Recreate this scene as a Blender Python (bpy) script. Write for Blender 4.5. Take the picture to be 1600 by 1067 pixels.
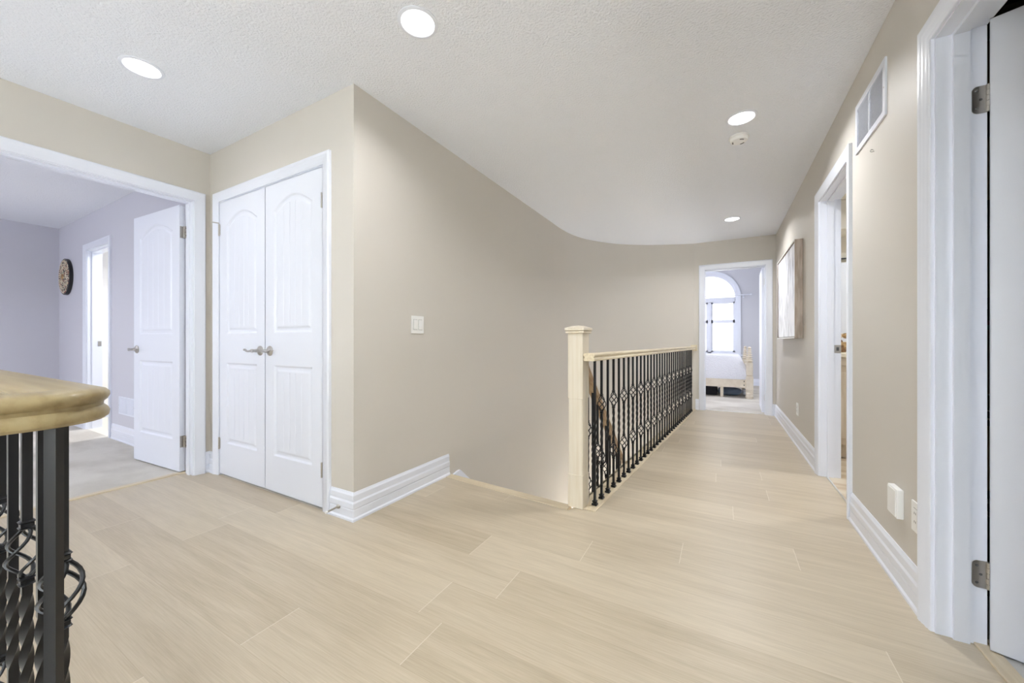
import bpy, math, random
from mathutils import Vector, Matrix
random.seed(7)
PI = math.pi
for o in list(bpy.data.objects): bpy.data.objects.remove(o)
sc = bpy.context.scene
col = sc.collection

# ------------------------------------------------------------ camera
cam = bpy.data.cameras.new('camera'); cam.sensor_width = 36; cam.sensor_fit = 'HORIZONTAL'
cam.lens = 589 / 1600 * 36; cam.clip_start = 0.02
co = bpy.data.objects.new('camera', cam); col.objects.link(co)
co.location = (0, 0, 1.0); co.rotation_euler = (math.radians(90), 0, math.radians(29.068))
sc.camera = co

# ------------------------------------------------------------ colour management
sc.view_settings.view_transform = 'Standard'; sc.view_settings.look = 'None'
sc.view_settings.gamma = 1; sc.view_settings.use_curve_mapping = False
sc.view_settings.exposure = 0.54
try:
    sc.cycles.use_denoising = True
    sc.cycles.max_bounces = 10; sc.cycles.diffuse_bounces = 7; sc.cycles.sample_clamp_indirect = 6
except Exception: pass

# ------------------------------------------------------------ world: bright hazy daylight
w = bpy.data.worlds.new('sky'); sc.world = w; w.use_nodes = True
nt = w.node_tree; bg = nt.nodes['Background']
tc = nt.nodes.new('ShaderNodeTexCoord'); nz = nt.nodes.new('ShaderNodeTexNoise'); nz.inputs['Scale'].default_value = 30
nz.inputs['Detail'].default_value = 4
cr = nt.nodes.new('ShaderNodeValToRGB')
cr.color_ramp.elements[0].position = 0.35; cr.color_ramp.elements[0].color = (0.80, 0.86, 0.80, 1)
cr.color_ramp.elements[1].position = 0.6; cr.color_ramp.elements[1].color = (0.95, 0.98, 1, 1)
nt.links.new(tc.outputs['Generated'], nz.inputs['Vector']); nt.links.new(nz.outputs['Fac'], cr.inputs['Fac'])
nt.links.new(cr.outputs['Color'], bg.inputs['Color']); bg.inputs['Strength'].default_value = 2.2

# ------------------------------------------------------------ lamps
def area(name, loc, rot, sx, sy, power, color=(1, 1, 1), disk=False, spread=None):
    l = bpy.data.lights.new(name, 'AREA'); l.energy = power; l.color = color
    l.shape = 'DISK' if disk else 'RECTANGLE'; l.size = sx
    if not disk: l.size_y = sy
    if spread: l.spread = math.radians(spread)
    o = bpy.data.objects.new(name, l); col.objects.link(o); o.location = loc; o.rotation_euler = rot
    return o
COOL = (0.78, 0.89, 1.0); WARM = (0.97, 0.98, 1.0)
# added out-of-frame area lamps without windows, brightening foyer, hall and bedrooms
area('foyer_daylight_fill', (-2.1, -2.93, -0.2), (math.radians(90), 0, math.radians(180)), 2.5, 4.6, 11, COOL)  # made-up tall panel, its low part throws light up at the ceiling
area('hall_fill', (-0.05, -2.9, 1.0), (math.radians(112), 0, math.radians(180)), 1.2, 1.8, 310, COOL)  # added fill tilted up to lift the ceiling and near right door
area('daylight_left_bedroom', (-5.6, -2.93, 1.45), (math.radians(90), 0, math.radians(180)), 2.4, 1.5, 50, (0.95, 0.97, 1.0))
area('daylight_far_bedroom', (-3.33, 8.2, 1.6), (math.radians(90), 0, math.radians(-90)), 2.2, 1.6, 62, (0.94, 0.94, 1))
# added point light in the foyer void for walls and ceiling, no pendant there
pl = bpy.data.lights.new('foyer_point_fill', 'POINT'); pl.energy = 2; pl.color = (0.93, 0.96, 1); pl.shadow_soft_size = 0.3
plo = bpy.data.objects.new('foyer_point_fill', pl); col.objects.link(plo); plo.location = (-2.0, -1.5, 0.9)
area('foyer_up_fill', (-2.1, -1.3, -2.6), (math.radians(180), 0, 0), 2.3, 2.6, 38, COOL)  # added upward fill low in the foyer void, for the ceiling
# added upward fill at the bottom of the stairwell, brightening ceiling and walls
area('stairwell_up_fill', (-1.25, 4.0, -2.6), (math.radians(180), 0, 0), 0.9, 2.6, 360, (0.9, 0.95, 1))

# ------------------------------------------------------------ helpers
def lin(r, g, b):
    f = lambda c: (c / 255) / 12.92 if c / 255 <= 0.04045 else ((c / 255 + 0.055) / 1.055) ** 2.4
    return (f(r), f(g), f(b), 1)

class MB:
    def __init__(s): s.v = []; s.f = []; s.m = Matrix()
    def tv(s, p): return tuple(s.m @ Vector(p))
    def add(s, vs, fs):
        n = len(s.v); s.v += [s.tv(p) for p in vs]; s.f += [tuple(n + i for i in f) for f in fs]; return s
    def box(s, x0, x1, y0, y1, z0, z1):
        return s.add([(x0,y0,z0),(x1,y0,z0),(x1,y1,z0),(x0,y1,z0),(x0,y0,z1),(x1,y0,z1),(x1,y1,z1),(x0,y1,z1)],
                     [(0,3,2,1),(4,5,6,7),(0,1,5,4),(1,2,6,5),(2,3,7,6),(3,0,4,7)])
    def cbox(s, x0, x1, y0, y1, z0, z1, c):       # box with chamfered vertical and horizontal edges
        rings = [(c, z0), (0, z0 + c), (0, z1 - c), (c, z1)]
        vs = []
        for (i, z) in rings:
            a, b, d, e = x0 + i, x1 - i, y0 + i, y1 - i
            k = c * 0.7
            vs += [(a+k,d,z),(b-k,d,z),(b,d+k,z),(b,e-k,z),(b-k,e,z),(a+k,e,z),(a,e-k,z),(a,d+k,z)]
        fs = [tuple(range(7, -1, -1)), tuple(24 + i for i in range(8))]
        for r in range(3):
            for i in range(8):
                j = (i + 1) % 8; fs.append((r*8+i, r*8+j, r*8+8+j, r*8+8+i))
        return s.add(vs, fs)
    def prism(s, poly, z0, z1):                   # poly: (x, y) counter-clockwise
        n = len(poly)
        vs = [(x, y, z0) for x, y in poly] + [(x, y, z1) for x, y in poly]
        fs = [tuple(range(n - 1, -1, -1)), tuple(range(n, 2 * n))] + [(i, (i+1) % n, n + (i+1) % n, n + i) for i in range(n)]
        return s.add(vs, fs)
    def lathe(s, prof, n=24, axis='z', c=(0, 0, 0)):  # prof: (r, h)
        vs = []
        for r, h in prof:
            for i in range(n):
                a = 2 * PI * i / n; x, y = r * math.cos(a), r * math.sin(a)
                p = {'z': (x, y, h), 'y': (x, h, -y), 'x': (h, x, y)}[axis]
                vs.append((p[0] + c[0], p[1] + c[1], p[2] + c[2]))
        fs = []
        for k in range(len(prof) - 1):
            for i in range(n):
                j = (i + 1) % n; fs.append((k*n+i, k*n+j, k*n+n+j, k*n+n+i))
        fs.append(tuple(range(n - 1, -1, -1))); fs.append(tuple((len(prof)-1)*n + i for i in range(n)))
        return s.add(vs, fs)
    def tube(s, pts, rad, n=8, ry=None):
        pts = [Vector(p) for p in pts]; vs = []; up = Vector((0, 0, 1)); prev = None
        for i, p in enumerate(pts):
            t = (pts[min(i+1, len(pts)-1)] - pts[max(i-1, 0)]).normalized()
            if prev is None:
                a = t.cross(up)
                if a.length < 1e-3: a = t.cross(Vector((1, 0, 0)))
            else: a = prev - t * prev.dot(t)
            a.normalize(); prev = a; b = t.cross(a)
            r = rad[i] if isinstance(rad, (list, tuple)) else rad
            rb = r * (ry or 1)
            for k in range(n):
                an = 2 * PI * (k + .5) / n; vs.append(tuple(p + a * r * math.cos(an) + b * rb * math.sin(an)))
        fs = []
        for i in range(len(pts) - 1):
            for k in range(n):
                j = (k + 1) % n; fs.append((i*n+k, i*n+j, i*n+n+j, i*n+n+k))
        fs.append(tuple(range(n - 1, -1, -1))); fs.append(tuple((len(pts)-1)*n + i for i in range(n)))
        return s.add(vs, fs)
    def sweep(s, path, prof, closed=True):        # path (x,y,z); prof (u to the left, v up); mitred in plan
        n = len(path); m = len(prof); vs = []
        for i in range(n):
            p = path[i]
            d0 = (Vector(p) - Vector(path[i-1])).xy.normalized() if i > 0 else None
            d1 = (Vector(path[i+1]) - Vector(p)).xy.normalized() if i < n - 1 else None
            d0 = d0 or d1; d1 = d1 or d0
            n0 = Vector((-d0.y, d0.x)); n1 = Vector((-d1.y, d1.x)); b = n0 + n1; b = b / b.dot(n0) if b.length > 1e-6 else n0
            for u, v in prof: vs.append((p[0] + b.x * u, p[1] + b.y * u, p[2] + v))
        fs = []
        rng = m if closed else m - 1
        for i in range(n - 1):
            for k in range(rng):
                j = (k + 1) % m; fs.append((i*m+k, i*m+j, i*m+m+j, i*m+m+k))
        fs.append(tuple(range(m))); fs.append(tuple((n-1)*m + k for k in range(m - 1, -1, -1)))
        return s.add(vs, fs)
    def build(s, name, mat=None, parent=None, smooth=False, kind=None, bevel=0, origin=None):
        me = bpy.data.meshes.new(name)
        inv = parent_world(parent).inverted() if parent else Matrix()
        vs = [tuple(inv @ Vector(p)) for p in s.v] if parent else list(s.v)
        o = bpy.data.objects.new(name, me)
        if parent: o.parent = parent
        elif origin is not False and vs:
            xs, ys, zs = zip(*vs); c = ((min(xs)+max(xs))/2, (min(ys)+max(ys))/2, min(zs))
            vs = [(x-c[0], y-c[1], z-c[2]) for x, y, z in vs]; o.location = c
        me.from_pydata(vs, [], s.f); me.update()
        import bmesh
        bm = bmesh.new(); bm.from_mesh(me); bmesh.ops.recalc_face_normals(bm, faces=bm.faces); bm.to_mesh(me); bm.free()
        if smooth:
            for p in me.polygons: p.use_smooth = True
            try: me.set_sharp_from_angle(angle=math.radians(38))
            except Exception: pass
        if mat: me.materials.append(mat)
        col.objects.link(o)
        if bevel:
            b = o.modifiers.new('bevel', 'BEVEL'); b.width = bevel; b.segments = 2; b.limit_method = 'ANGLE'
        if kind: o['kind'] = kind
        return o
def parent_world(o):
    m = Matrix.LocRotScale(o.location, o.rotation_euler, o.scale)
    return parent_world(o.parent) @ m if o.parent else m
def empty(name, loc=(0, 0, 0), rz=0, label=None, cat=None, group=None, kind=None, parent=None):
    o = bpy.data.objects.new(name, None); col.objects.link(o); o.empty_display_size = 0.1
    o.location = loc; o.rotation_euler = (0, 0, rz)
    if parent: o.parent = parent
    return tag(o, label, cat, group, kind)
def tag(o, label=None, cat=None, group=None, kind=None):
    if label: o['label'] = label
    if cat: o['category'] = cat
    if group: o['group'] = group
    if kind: o['kind'] = kind
    return o
def copy_tree(o, parent=None):
    c = o.copy(); col.objects.link(c); c.parent = parent
    for ch in [x for x in bpy.data.objects if x.parent == o]: copy_tree(ch, c)
    return c

# ------------------------------------------------------------ materials
def mat(name, c, rough=0.5, metal=0, spec=0.5, coat=0, bump=None, var=None):
    m = bpy.data.materials.new(name); m.use_nodes = True; t = m.node_tree; p = t.nodes['Principled BSDF']
    p.inputs['Base Color'].default_value = c; p.inputs['Roughness'].default_value = rough; p.inputs['Metallic'].default_value = metal
    p.inputs['Specular IOR Level'].default_value = spec; p.inputs['Coat Weight'].default_value = coat
    tc = t.nodes.new('ShaderNodeTexCoord')
    if bump:   # (scale, strength, distance)
        n = t.nodes.new('ShaderNodeTexNoise'); n.inputs['Scale'].default_value = bump[0]; n.inputs['Detail'].default_value = 3
        b = t.nodes.new('ShaderNodeBump'); b.inputs['Strength'].default_value = bump[1]; b.inputs['Distance'].default_value = bump[2]
        t.links.new(tc.outputs['Object'], n.inputs['Vector']); t.links.new(n.outputs['Fac'], b.inputs['Height']); t.links.new(b.outputs['Normal'], p.inputs['Normal'])
    if var:    # (scale vector, second colour, low, high)
        mp = t.nodes.new('ShaderNodeMapping'); mp.inputs['Scale'].default_value = var[0]
        n = t.nodes.new('ShaderNodeTexNoise'); n.inputs['Scale'].default_value = 1; n.inputs['Detail'].default_value = 5
        r = t.nodes.new('ShaderNodeMapRange'); r.inputs['From Min'].default_value = var[2]; r.inputs['From Max'].default_value = var[3]
        mx = t.nodes.new('ShaderNodeMix'); mx.data_type = 'RGBA'; mx.inputs['A'].default_value = c; mx.inputs['B'].default_value = var[1]
        t.links.new(tc.outputs['Object'], mp.inputs['Vector']); t.links.new(mp.outputs['Vector'], n.inputs['Vector'])
        t.links.new(n.outputs['Fac'], r.inputs['Value']); t.links.new(r.outputs['Result'], mx.inputs['Factor'])
        t.links.new(mx.outputs['Result'], p.inputs['Base Color'])
    return m
M = {}
M['wall'] = mat('greige_paint', lin(205, 200, 192), 0.5, spec=0.35, bump=(240, 0.05, 0.001))
M['lilac'] = mat('lilac_paint', lin(204, 204, 212), 0.55, bump=(240, 0.05, 0.001))
M['greyroom'] = mat('pale_grey_paint', lin(205, 206, 212), 0.55)
M['cream'] = mat('cream_paint', lin(230, 225, 214), 0.6)
M['whitewall'] = mat('white_paint', lin(242, 241, 238), 0.6)
M['ceiling'] = mat('stippled_ceiling', lin(238, 241, 248), 0.9, bump=(90, 0.9, 0.008))
M['trim'] = mat('white_trim_paint', lin(232, 236, 246), 0.28, coat=0.15)
M['door'] = mat('white_door_paint', lin(232, 236, 246), 0.35)
M['wood'] = mat('pale_limed_oak', lin(218, 209, 192), 0.45, var=((60, 60, 3), lin(212, 201, 180), 0.4, 0.65))
M['nosing'] = mat('pale_oak_nosing', lin(214, 200, 174), 0.42, var=((40, 4, 40), lin(200, 184, 156), 0.4, 0.65))
M['nosingX'] = mat('pale_oak_stair_nosing', lin(206, 192, 166), 0.42, var=((3, 60, 60), lin(196, 180, 152), 0.4, 0.65))
M['rail'] = mat('golden_oak_handrail', lin(146, 130, 94), 0.4, coat=0.1, var=((2, 55, 55), lin(126, 108, 72), 0.42, 0.66))
M['railY'] = mat('limed_oak_handrail', lin(220, 208, 180), 0.4, var=((60, 4, 60), lin(204, 190, 160), 0.4, 0.65))
M['railD'] = mat('brown_oak_handrail', lin(186, 160, 128), 0.4, var=((50, 4, 20), lin(150, 122, 90), 0.4, 0.65))
M['iron'] = mat('black_iron', lin(10, 11, 15), 0.36, metal=0.0, spec=0.35, coat=0.05)
M['nickel'] = mat('brushed_nickel', lin(190, 186, 180), 0.28, metal=1)
M['plastic'] = mat('white_plastic', lin(240, 240, 238), 0.35)
M['grillegap'] = mat('grey_grille_gap', lin(205, 205, 205), 0.7)
M['slot'] = mat('dark_slot', lin(70, 70, 70), 0.6)
M['carpet'] = mat('beige_carpet', lin(226, 221, 212), 0.95, spec=0.1, bump=(300, 0.8, 0.01), var=((2.2, 3.2, 3), lin(208, 202, 192), 0.42, 0.62))
M['greycarpet'] = mat('grey_floor', lin(196, 194, 190), 0.9, bump=(200, 0.5, 0.005))
M['brass'] = mat('threshold_metal', lin(205, 190, 160), 0.35, metal=0.6)
M['silver'] = mat('silver_threshold', lin(225, 225, 225), 0.3, metal=0.8)
M['unlitbrown'] = mat('unlit_room_brown', lin(74, 52, 40), 0.5, var=((8, 8, 2), lin(50, 34, 26), 0.4, 0.6))  # dark brown carries the shade of the unlit study
M['tilefloor'] = mat('tan_bathroom_floor', lin(210, 198, 178), 0.4, var=((3, 12, 3), lin(188, 168, 142), 0.4, 0.6))
M['vanity'] = mat('pale_oak_cabinet', lin(208, 196, 178), 0.5, var=((22, 22, 2.5), lin(190, 175, 153), 0.42, 0.62))
M['counter'] = mat('cream_stone', lin(232, 224, 208), 0.3)
M['mirror'] = mat('mirror_glass', (0.9, 0.9, 0.9, 1), 0.02, metal=1)
M['black'] = mat('black_lacquer', lin(22, 20, 22), 0.35)
M['quilt'] = mat('white_quilted_cotton', lin(236, 237, 243), 0.9, spec=0.2, bump=(60, 0.8, 0.012))
M['bag'] = mat('slate_fabric', lin(92, 104, 122), 0.9, bump=(120, 0.6, 0.006))
M['darkbag'] = mat('black_fabric', lin(34, 34, 40), 0.9)
M['whitecloth'] = mat('white_cloth', lin(228, 230, 236), 0.9)
M['bedwood'] = mat('cream_washed_pine', lin(232, 222, 204), 0.55, var=((9, 9, 9), lin(222, 210, 190), 0.4, 0.62))
M['framewood'] = mat('grey_driftwood_frame', lin(168, 154, 142), 0.6, var=((40, 40, 5), lin(140, 126, 114), 0.4, 0.6))
M['gold'] = mat('straw_and_gold', lin(190, 158, 112), 0.6, var=((30, 30, 30), lin(112, 80, 52), 0.4, 0.6))
M['shell'] = mat('cream_ceramic', lin(228, 214, 192), 0.4)

# abstract white painting
m = bpy.data.materials.new('abstract_white_painting'); m.use_nodes = True; t = m.node_tree; p = t.nodes['Principled BSDF']
tc = t.nodes.new('ShaderNodeTexCoord'); mp = t.nodes.new('ShaderNodeMapping'); mp.inputs['Scale'].default_value = (8, 8, 2.2)
n = t.nodes.new('ShaderNodeTexNoise'); n.inputs['Scale'].default_value = 1.6; n.inputs['Detail'].default_value = 9; n.inputs['Distortion'].default_value = 0.8
r = t.nodes.new('ShaderNodeValToRGB'); r.color_ramp.elements[0].position = 0.3; r.color_ramp.elements[0].color = lin(150, 146, 148)
r.color_ramp.elements[1].position = 0.52; r.color_ramp.elements[1].color = lin(244, 244, 250)
e = r.color_ramp.elements.new(0.42); e.color = lin(206, 206, 214)
t.links.new(tc.outputs['Object'], mp.inputs['Vector']); t.links.new(mp.outputs['Vector'], n.inputs['Vector']); t.links.new(n.outputs['Fac'], r.inputs['Fac']); t.links.new(r.outputs['Color'], p.inputs['Base Color'])
p.inputs['Roughness'].default_value = 0.35; M['painting'] = m

# oak plank floor, boards running across the hall
m = bpy.data.materials.new('oak_plank_floor'); m.use_nodes = True; t = m.node_tree; p = t.nodes['Principled BSDF']
L = t.links.new; N = t.nodes.new
g = N('ShaderNodeNewGeometry'); sep = N('ShaderNodeSeparateXYZ'); L(g.outputs['Position'], sep.inputs[0])
def mth(op, a, b=None):
    x = N('ShaderNodeMath'); x.operation = op
    for i, v in enumerate((a, b)):
        if v is None: continue
        if isinstance(v, (int, float)): x.inputs[i].default_value = v
        else: L(v, x.inputs[i])
    return x.outputs[0]
row = mth('FLOOR', mth('DIVIDE', mth('ADD', sep.outputs['Y'], 0.55), 0.20))
rowf = mth('FRACT', mth('DIVIDE', mth('ADD', sep.outputs['Y'], 0.55), 0.20))
wn = N('ShaderNodeTexWhiteNoise'); wn.noise_dimensions = '1D'; L(row, wn.inputs['W'])
xs = mth('DIVIDE', mth('ADD', sep.outputs['X'], mth('MULTIPLY', wn.outputs['Value'], 1.5)), 1.5)
colx = mth('FLOOR', xs); colf = mth('FRACT', xs)
wn2 = N('ShaderNodeTexWhiteNoise'); wn2.noise_dimensions = '2D'; cb = N('ShaderNodeCombineXYZ'); L(row, cb.inputs[0]); L(colx, cb.inputs[1]); L(cb.outputs[0], wn2.inputs['Vector'])
# grain
cb2 = N('ShaderNodeCombineXYZ'); L(mth('MULTIPLY', sep.outputs['X'], 1.6), cb2.inputs[0]); L(mth('MULTIPLY', sep.outputs['Y'], 22), cb2.inputs[1]); L(mth('MULTIPLY', wn2.outputs['Value'], 60), cb2.inputs[2])
gn = N('ShaderNodeTexNoise'); gn.inputs['Scale'].default_value = 1; gn.inputs['Detail'].default_value = 6; gn.inputs['Roughness'].default_value = 0.62; gn.inputs['Distortion'].default_value = 0.6; L(cb2.outputs[0], gn.inputs['Vector'])
cb3 = N('ShaderNodeCombineXYZ'); L(mth('MULTIPLY', sep.outputs['X'], 8), cb3.inputs[0]); L(mth('MULTIPLY', sep.outputs['Y'], 260), cb3.inputs[1]); L(mth('MULTIPLY', wn2.outputs['Value'], 9), cb3.inputs[2])
fn = N('ShaderNodeTexNoise'); fn.inputs['Scale'].default_value = 1; fn.inputs['Detail'].default_value = 3; L(cb3.outputs[0], fn.inputs['Vector'])
v = mth('ADD', mth('MULTIPLY', wn2.outputs['Value'], 0.26), mth('ADD', mth('MULTIPLY', gn.outputs['Fac'], 0.62), mth('MULTIPLY', fn.outputs['Fac'], 0.45)))
ramp = N('ShaderNodeValToRGB'); ramp.color_ramp.elements[0].position = 0.30; ramp.color_ramp.elements[0].color = lin(158, 143, 120)
ramp.color_ramp.elements[1].position = 0.95; ramp.color_ramp.elements[1].color = lin(201, 188, 166); L(v, ramp.inputs['Fac'])
def edge(f, wd):  # 1 near a joint
    a = mth('LESS_THAN', f, wd); b = mth('GREATER_THAN', f, 1 - wd); return mth('MAXIMUM', a, b)
jl = edge(rowf, 0.005); js = edge(colf, 0.0010)
mxj = N('ShaderNodeMix'); mxj.data_type = 'RGBA'; L(mth('MULTIPLY', jl, 0.3), mxj.inputs['Factor']); L(ramp.outputs['Color'], mxj.inputs['A']); mxj.inputs['B'].default_value = lin(150, 132, 108)
mxk = N('ShaderNodeMix'); mxk.data_type = 'RGBA'; L(mth('MULTIPLY', js, 0.4), mxk.inputs['Factor']); L(mxj.outputs['Result'], mxk.inputs['A']); mxk.inputs['B'].default_value = lin(232, 224, 212)
L(mxk.outputs['Result'], p.inputs['Base Color'])
L(mth('ADD', mth('MULTIPLY', fn.outputs['Fac'], 0.12), 0.32), p.inputs['Roughness'])
bp = N('ShaderNodeBump'); bp.inputs['Strength'].default_value = 0.12; bp.inputs['Distance'].default_value = 0.002
L(mth('ADD', fn.outputs['Fac'], mth('MULTIPLY', gn.outputs['Fac'], 2.0)), bp.inputs['Height']); L(bp.outputs['Normal'], p.inputs['Normal'])
p.inputs['Specular IOR Level'].default_value = 0.5; p.inputs['Coat Weight'].default_value = 0.08; p.inputs['Coat Roughness'].default_value = 0.35
M['floor'] = m

# mosaic disc for the wall medallion
m = bpy.data.materials.new('beaded_mosaic'); m.use_nodes = True; t = m.node_tree; p = t.nodes['Principled BSDF']
tc = t.nodes.new('ShaderNodeTexCoord'); vo = t.nodes.new('ShaderNodeTexVoronoi'); vo.inputs['Scale'].default_value = 48
r = t.nodes.new('ShaderNodeValToRGB'); r.color_ramp.interpolation = 'CONSTANT'
cs = [(0, lin(52, 38, 32)), (0.3, lin(196, 186, 150)), (0.5, lin(126, 78, 54)), (0.62, lin(222, 214, 190)), (0.8, lin(84, 98, 64)), (0.9, lin(150, 60, 44))]
r.color_ramp.elements[0].color = cs[0][1]; r.color_ramp.elements[1].position = cs[1][0]; r.color_ramp.elements[1].color = cs[1][1]
for a, b in cs[2:]: r.color_ramp.elements.new(a).color = b
sp = t.nodes.new('ShaderNodeSeparateColor')
t.links.new(tc.outputs['Object'], vo.inputs['Vector']); t.links.new(vo.outputs['Color'], sp.inputs[0]); t.links.new(sp.outputs[0], r.inputs['Fac']); t.links.new(r.outputs['Color'], p.inputs['Base Color'])
M['mosaic'] = m

# lamp diffuser
m = bpy.data.materials.new('lit_diffuser'); m.use_nodes = True; p = m.node_tree.nodes['Principled BSDF']
p.inputs['Base Color'].default_value = (1, 1, 1, 1); p.inputs['Emission Color'].default_value = (1, 0.99, 0.97, 1); p.inputs['Emission Strength'].default_value = 3.0
M['lit'] = m
# window glass
m = bpy.data.materials.new('clear_glass'); m.use_nodes = True; t = m.node_tree; t.nodes.clear()
out = t.nodes.new('ShaderNodeOutputMaterial'); tr = t.nodes.new('ShaderNodeBsdfTransparent'); gl = t.nodes.new('ShaderNodeBsdfGlossy'); gl.inputs['Roughness'].default_value = 0.02
mx = t.nodes.new('ShaderNodeMixShader'); fr = t.nodes.new('ShaderNodeFresnel'); fr.inputs['IOR'].default_value = 1.45
t.links.new(fr.outputs[0], mx.inputs[0]); t.links.new(tr.outputs[0], mx.inputs[1]); t.links.new(gl.outputs[0], mx.inputs[2]); t.links.new(mx.outputs[0], out.inputs[0])
M['glass'] = m

# ============================================================ THE SETTING
H = 2.44
XR = 0.64; XRo = 0.76          # right wall faces
XL = -3.445; XLo = -3.565      # left wall
XS = -1.795                    # stair wall
YC = 1.41                      # closet wall
YF = 6.15; YFo = 6.27          # far wall
YB = -3.0

DRx, DRy = 0.0811, 0.9967      # plan direction of the landing railing
NB = (-0.764, 2.211)           # newel centre
def rail_x(y): return -0.673 + (y - 2.247) * (DRx / DRy)
# hall floor, one slab
noseY = lambda x: 2.252 - (x + 1.767) * 0.0775
fp = [(XLo, 0.235), (-0.75, 0.235), (-0.75, YB), (XR + 0.035, YB), (XR + 0.035, YF + 0.05), (rail_x(YF) - 0.075, YF + 0.05),
      (rail_x(2.27) - 0.075, 2.27), (rail_x(2.24) - 0.12, noseY(-0.79) - 0.06), (XS, noseY(XS) - 0.06), (XS, YC), (XLo, YC)]
MB().prism(fp, -0.28, 0).build('floor', M['floor'], kind='structure')
# pale nosing boards along the stair edge and the landing railing
nb = MB()
nb.prism([(XS, noseY(XS) - 0.06), (-0.80, noseY(-0.80) - 0.06), (-0.80, noseY(-0.80) + 0.012), (XS, noseY(XS) + 0.012)], -0.028, 0.002)
nb.build('trim_1', M['nosingX'], kind='structure', bevel=0.004)
nb = MB()
nb.prism([(rail_x(2.13) - 0.09, 2.175), (rail_x(2.15) + 0.034, 2.165), (rail_x(YF) + 0.034, YF), (rail_x(YF) - 0.095, YF)], 0.0, 0.006)
nb.prism([(rail_x(2.29) - 0.10, 2.29), (rail_x(2.29) - 0.076, 2.29), (rail_x(YF) - 0.076, YF), (rail_x(YF) - 0.10, YF)], -0.03, 0.006)
nb.build('trim_2', M['nosing'], kind='structure', bevel=0.003)

# ceilings
MB().prism([(XL, YB), (XR, YB), (XR, YF), (-1.9, YF), (-1.9, YC), (XL, YC)], H, H + 0.2).build('ceiling', M['ceiling'], kind='structure')
MB().box(-7.5, XLo, YB, 1.40, H, H + 0.2).build('ceiling_left_bedroom', M['ceiling'], kind='structure')
MB().box(-3.4, 2.6, YFo, 10.1, 2.74, 2.9).build('ceiling_far_bedroom', M['ceiling'], kind='structure')
MB().box(XRo, 2.6, 2.55, 4.7, H, H + 0.2).build('ceiling_bathroom', M['ceiling'], kind='structure')
MB().box(XRo, 2.6, 0.3, 2.5, H, H + 0.2).build('ceiling_study', M['ceiling'], kind='structure')
MB().box(-7.2, -4.4, 1.52, 3.2, H, H + 0.2).build('ceiling_ensuite', M['ceiling'], kind='structure')

def wall_x(x0, x1, a, b, ops, z0=0, z1=H):     # wall thick in x, running along y
    m = MB(); y = a
    for (p, q, top) in sorted(ops):
        m.box(x0, x1, y, p, z0, z1); m.box(x0, x1, p, q, top, z1)
        if z0 < 0: m.box(x0, x1, p, q, z0, 0)
        y = q
    return m.box(x0, x1, y, b, z0, z1)
def wall_y(y0, y1, a, b, ops, z0=0, z1=H):
    m = MB(); x = a
    for (p, q, top) in sorted(ops):
        m.box(x, p, y0, y1, z0, z1); m.box(p, q, y0, y1, top, z1); x = q
    return m.box(x, b, y0, y1, z0, z1)

# openings (jamb to jamb incl. 18 mm jamb boards)
D3 = (1.075, 1.852, 2.055)      # right wall, near door
D2 = (2.822, 3.578, 2.055)      # right wall, bathroom door
D4 = (-0.232, 0.545, 2.053)     # far wall
D1 = (-0.40, 1.318, 2.063)      # left wall, double door
DC = (-3.308, -2.045, 2.058)    # closet
DE = (-6.32, -5.58, 2.045)      # ensuite of left bedroom
rw = wall_x(XR, XR + 0.06, YB, YF, [D3, D2]).build('wall_right', M['wall'], kind='structure')
wall_x(XR + 0.06, XRo, YB, YF + 0.0, [D3, D2]).build('wall_right_inner', M['cream'], kind='structure')
wall_x(XLo + 0.06, XL, YB, YC, [D1]).build('wall_left', M['wall'], kind='structure')
wall_x(XLo, XLo + 0.06, YB, YC, [D1]).build('wall_left_inner', M['lilac'], kind='structure')
wall_y(YC, YC + 0.12, XL, XS, [DC], z0=0).build('wall_closet', M['wall'], kind='structure')
MB().box(XL, XS, YC, YC + 0.12, -2.8, -0.0).build('wall_closet_lower', M['wall'], kind='structure')
wall_y(YF, YF + 0.06, -0.36, XR, [D4]).build('wall_far', M['wall'], kind='structure')
wall_y(YF + 0.06, YFo, -3.4, 2.6, [D4], z1=2.74).build('wall_far_inner', M['greyroom'], kind='structure')
MB().box(XL, XRo, YB - 0.12, YB, -2.8, H).build('wall_back', M['wall'], kind='structure')
# curved stair wall
def catmull(P, n=8):
    out = []
    for i in range(len(P) - 1):
        p0 = P[max(i-1, 0)]; p1 = P[i]; p2 = P[i+1]; p3 = P[min(i+2, len(P)-1)]
        for k in range(n):
            t = k / n
            out.append(tuple(0.5*((2*b) + (-a+c)*t + (2*a-5*b+4*c-d)*t*t + (-a+3*b-3*c+d)*t**3) for a, b, c, d in zip(p0, p1, p2, p3)))
    out.append(P[-1]); return out
curve = catmull([(XS, 4.25), (XS, 4.52), (-1.757, 4.86), (-1.645, 5.19), (-1.40, 5.56), (-1.07, 5.84), (-0.70, 6.03), (-0.36, YF)], 7)
path = [(XS, YC + 0.12)] + [(XS, YC + 0.12 + (4.25 - YC - 0.12) * k / 6) for k in range(1, 6)] + curve
MB().sweep([(x, y, 0) for x, y in path], [(0, -2.8), (0, H), (0.10, H), (0.10, -2.8)]).build('wall_stair', M['wall'], kind='structure', smooth=True)
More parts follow.
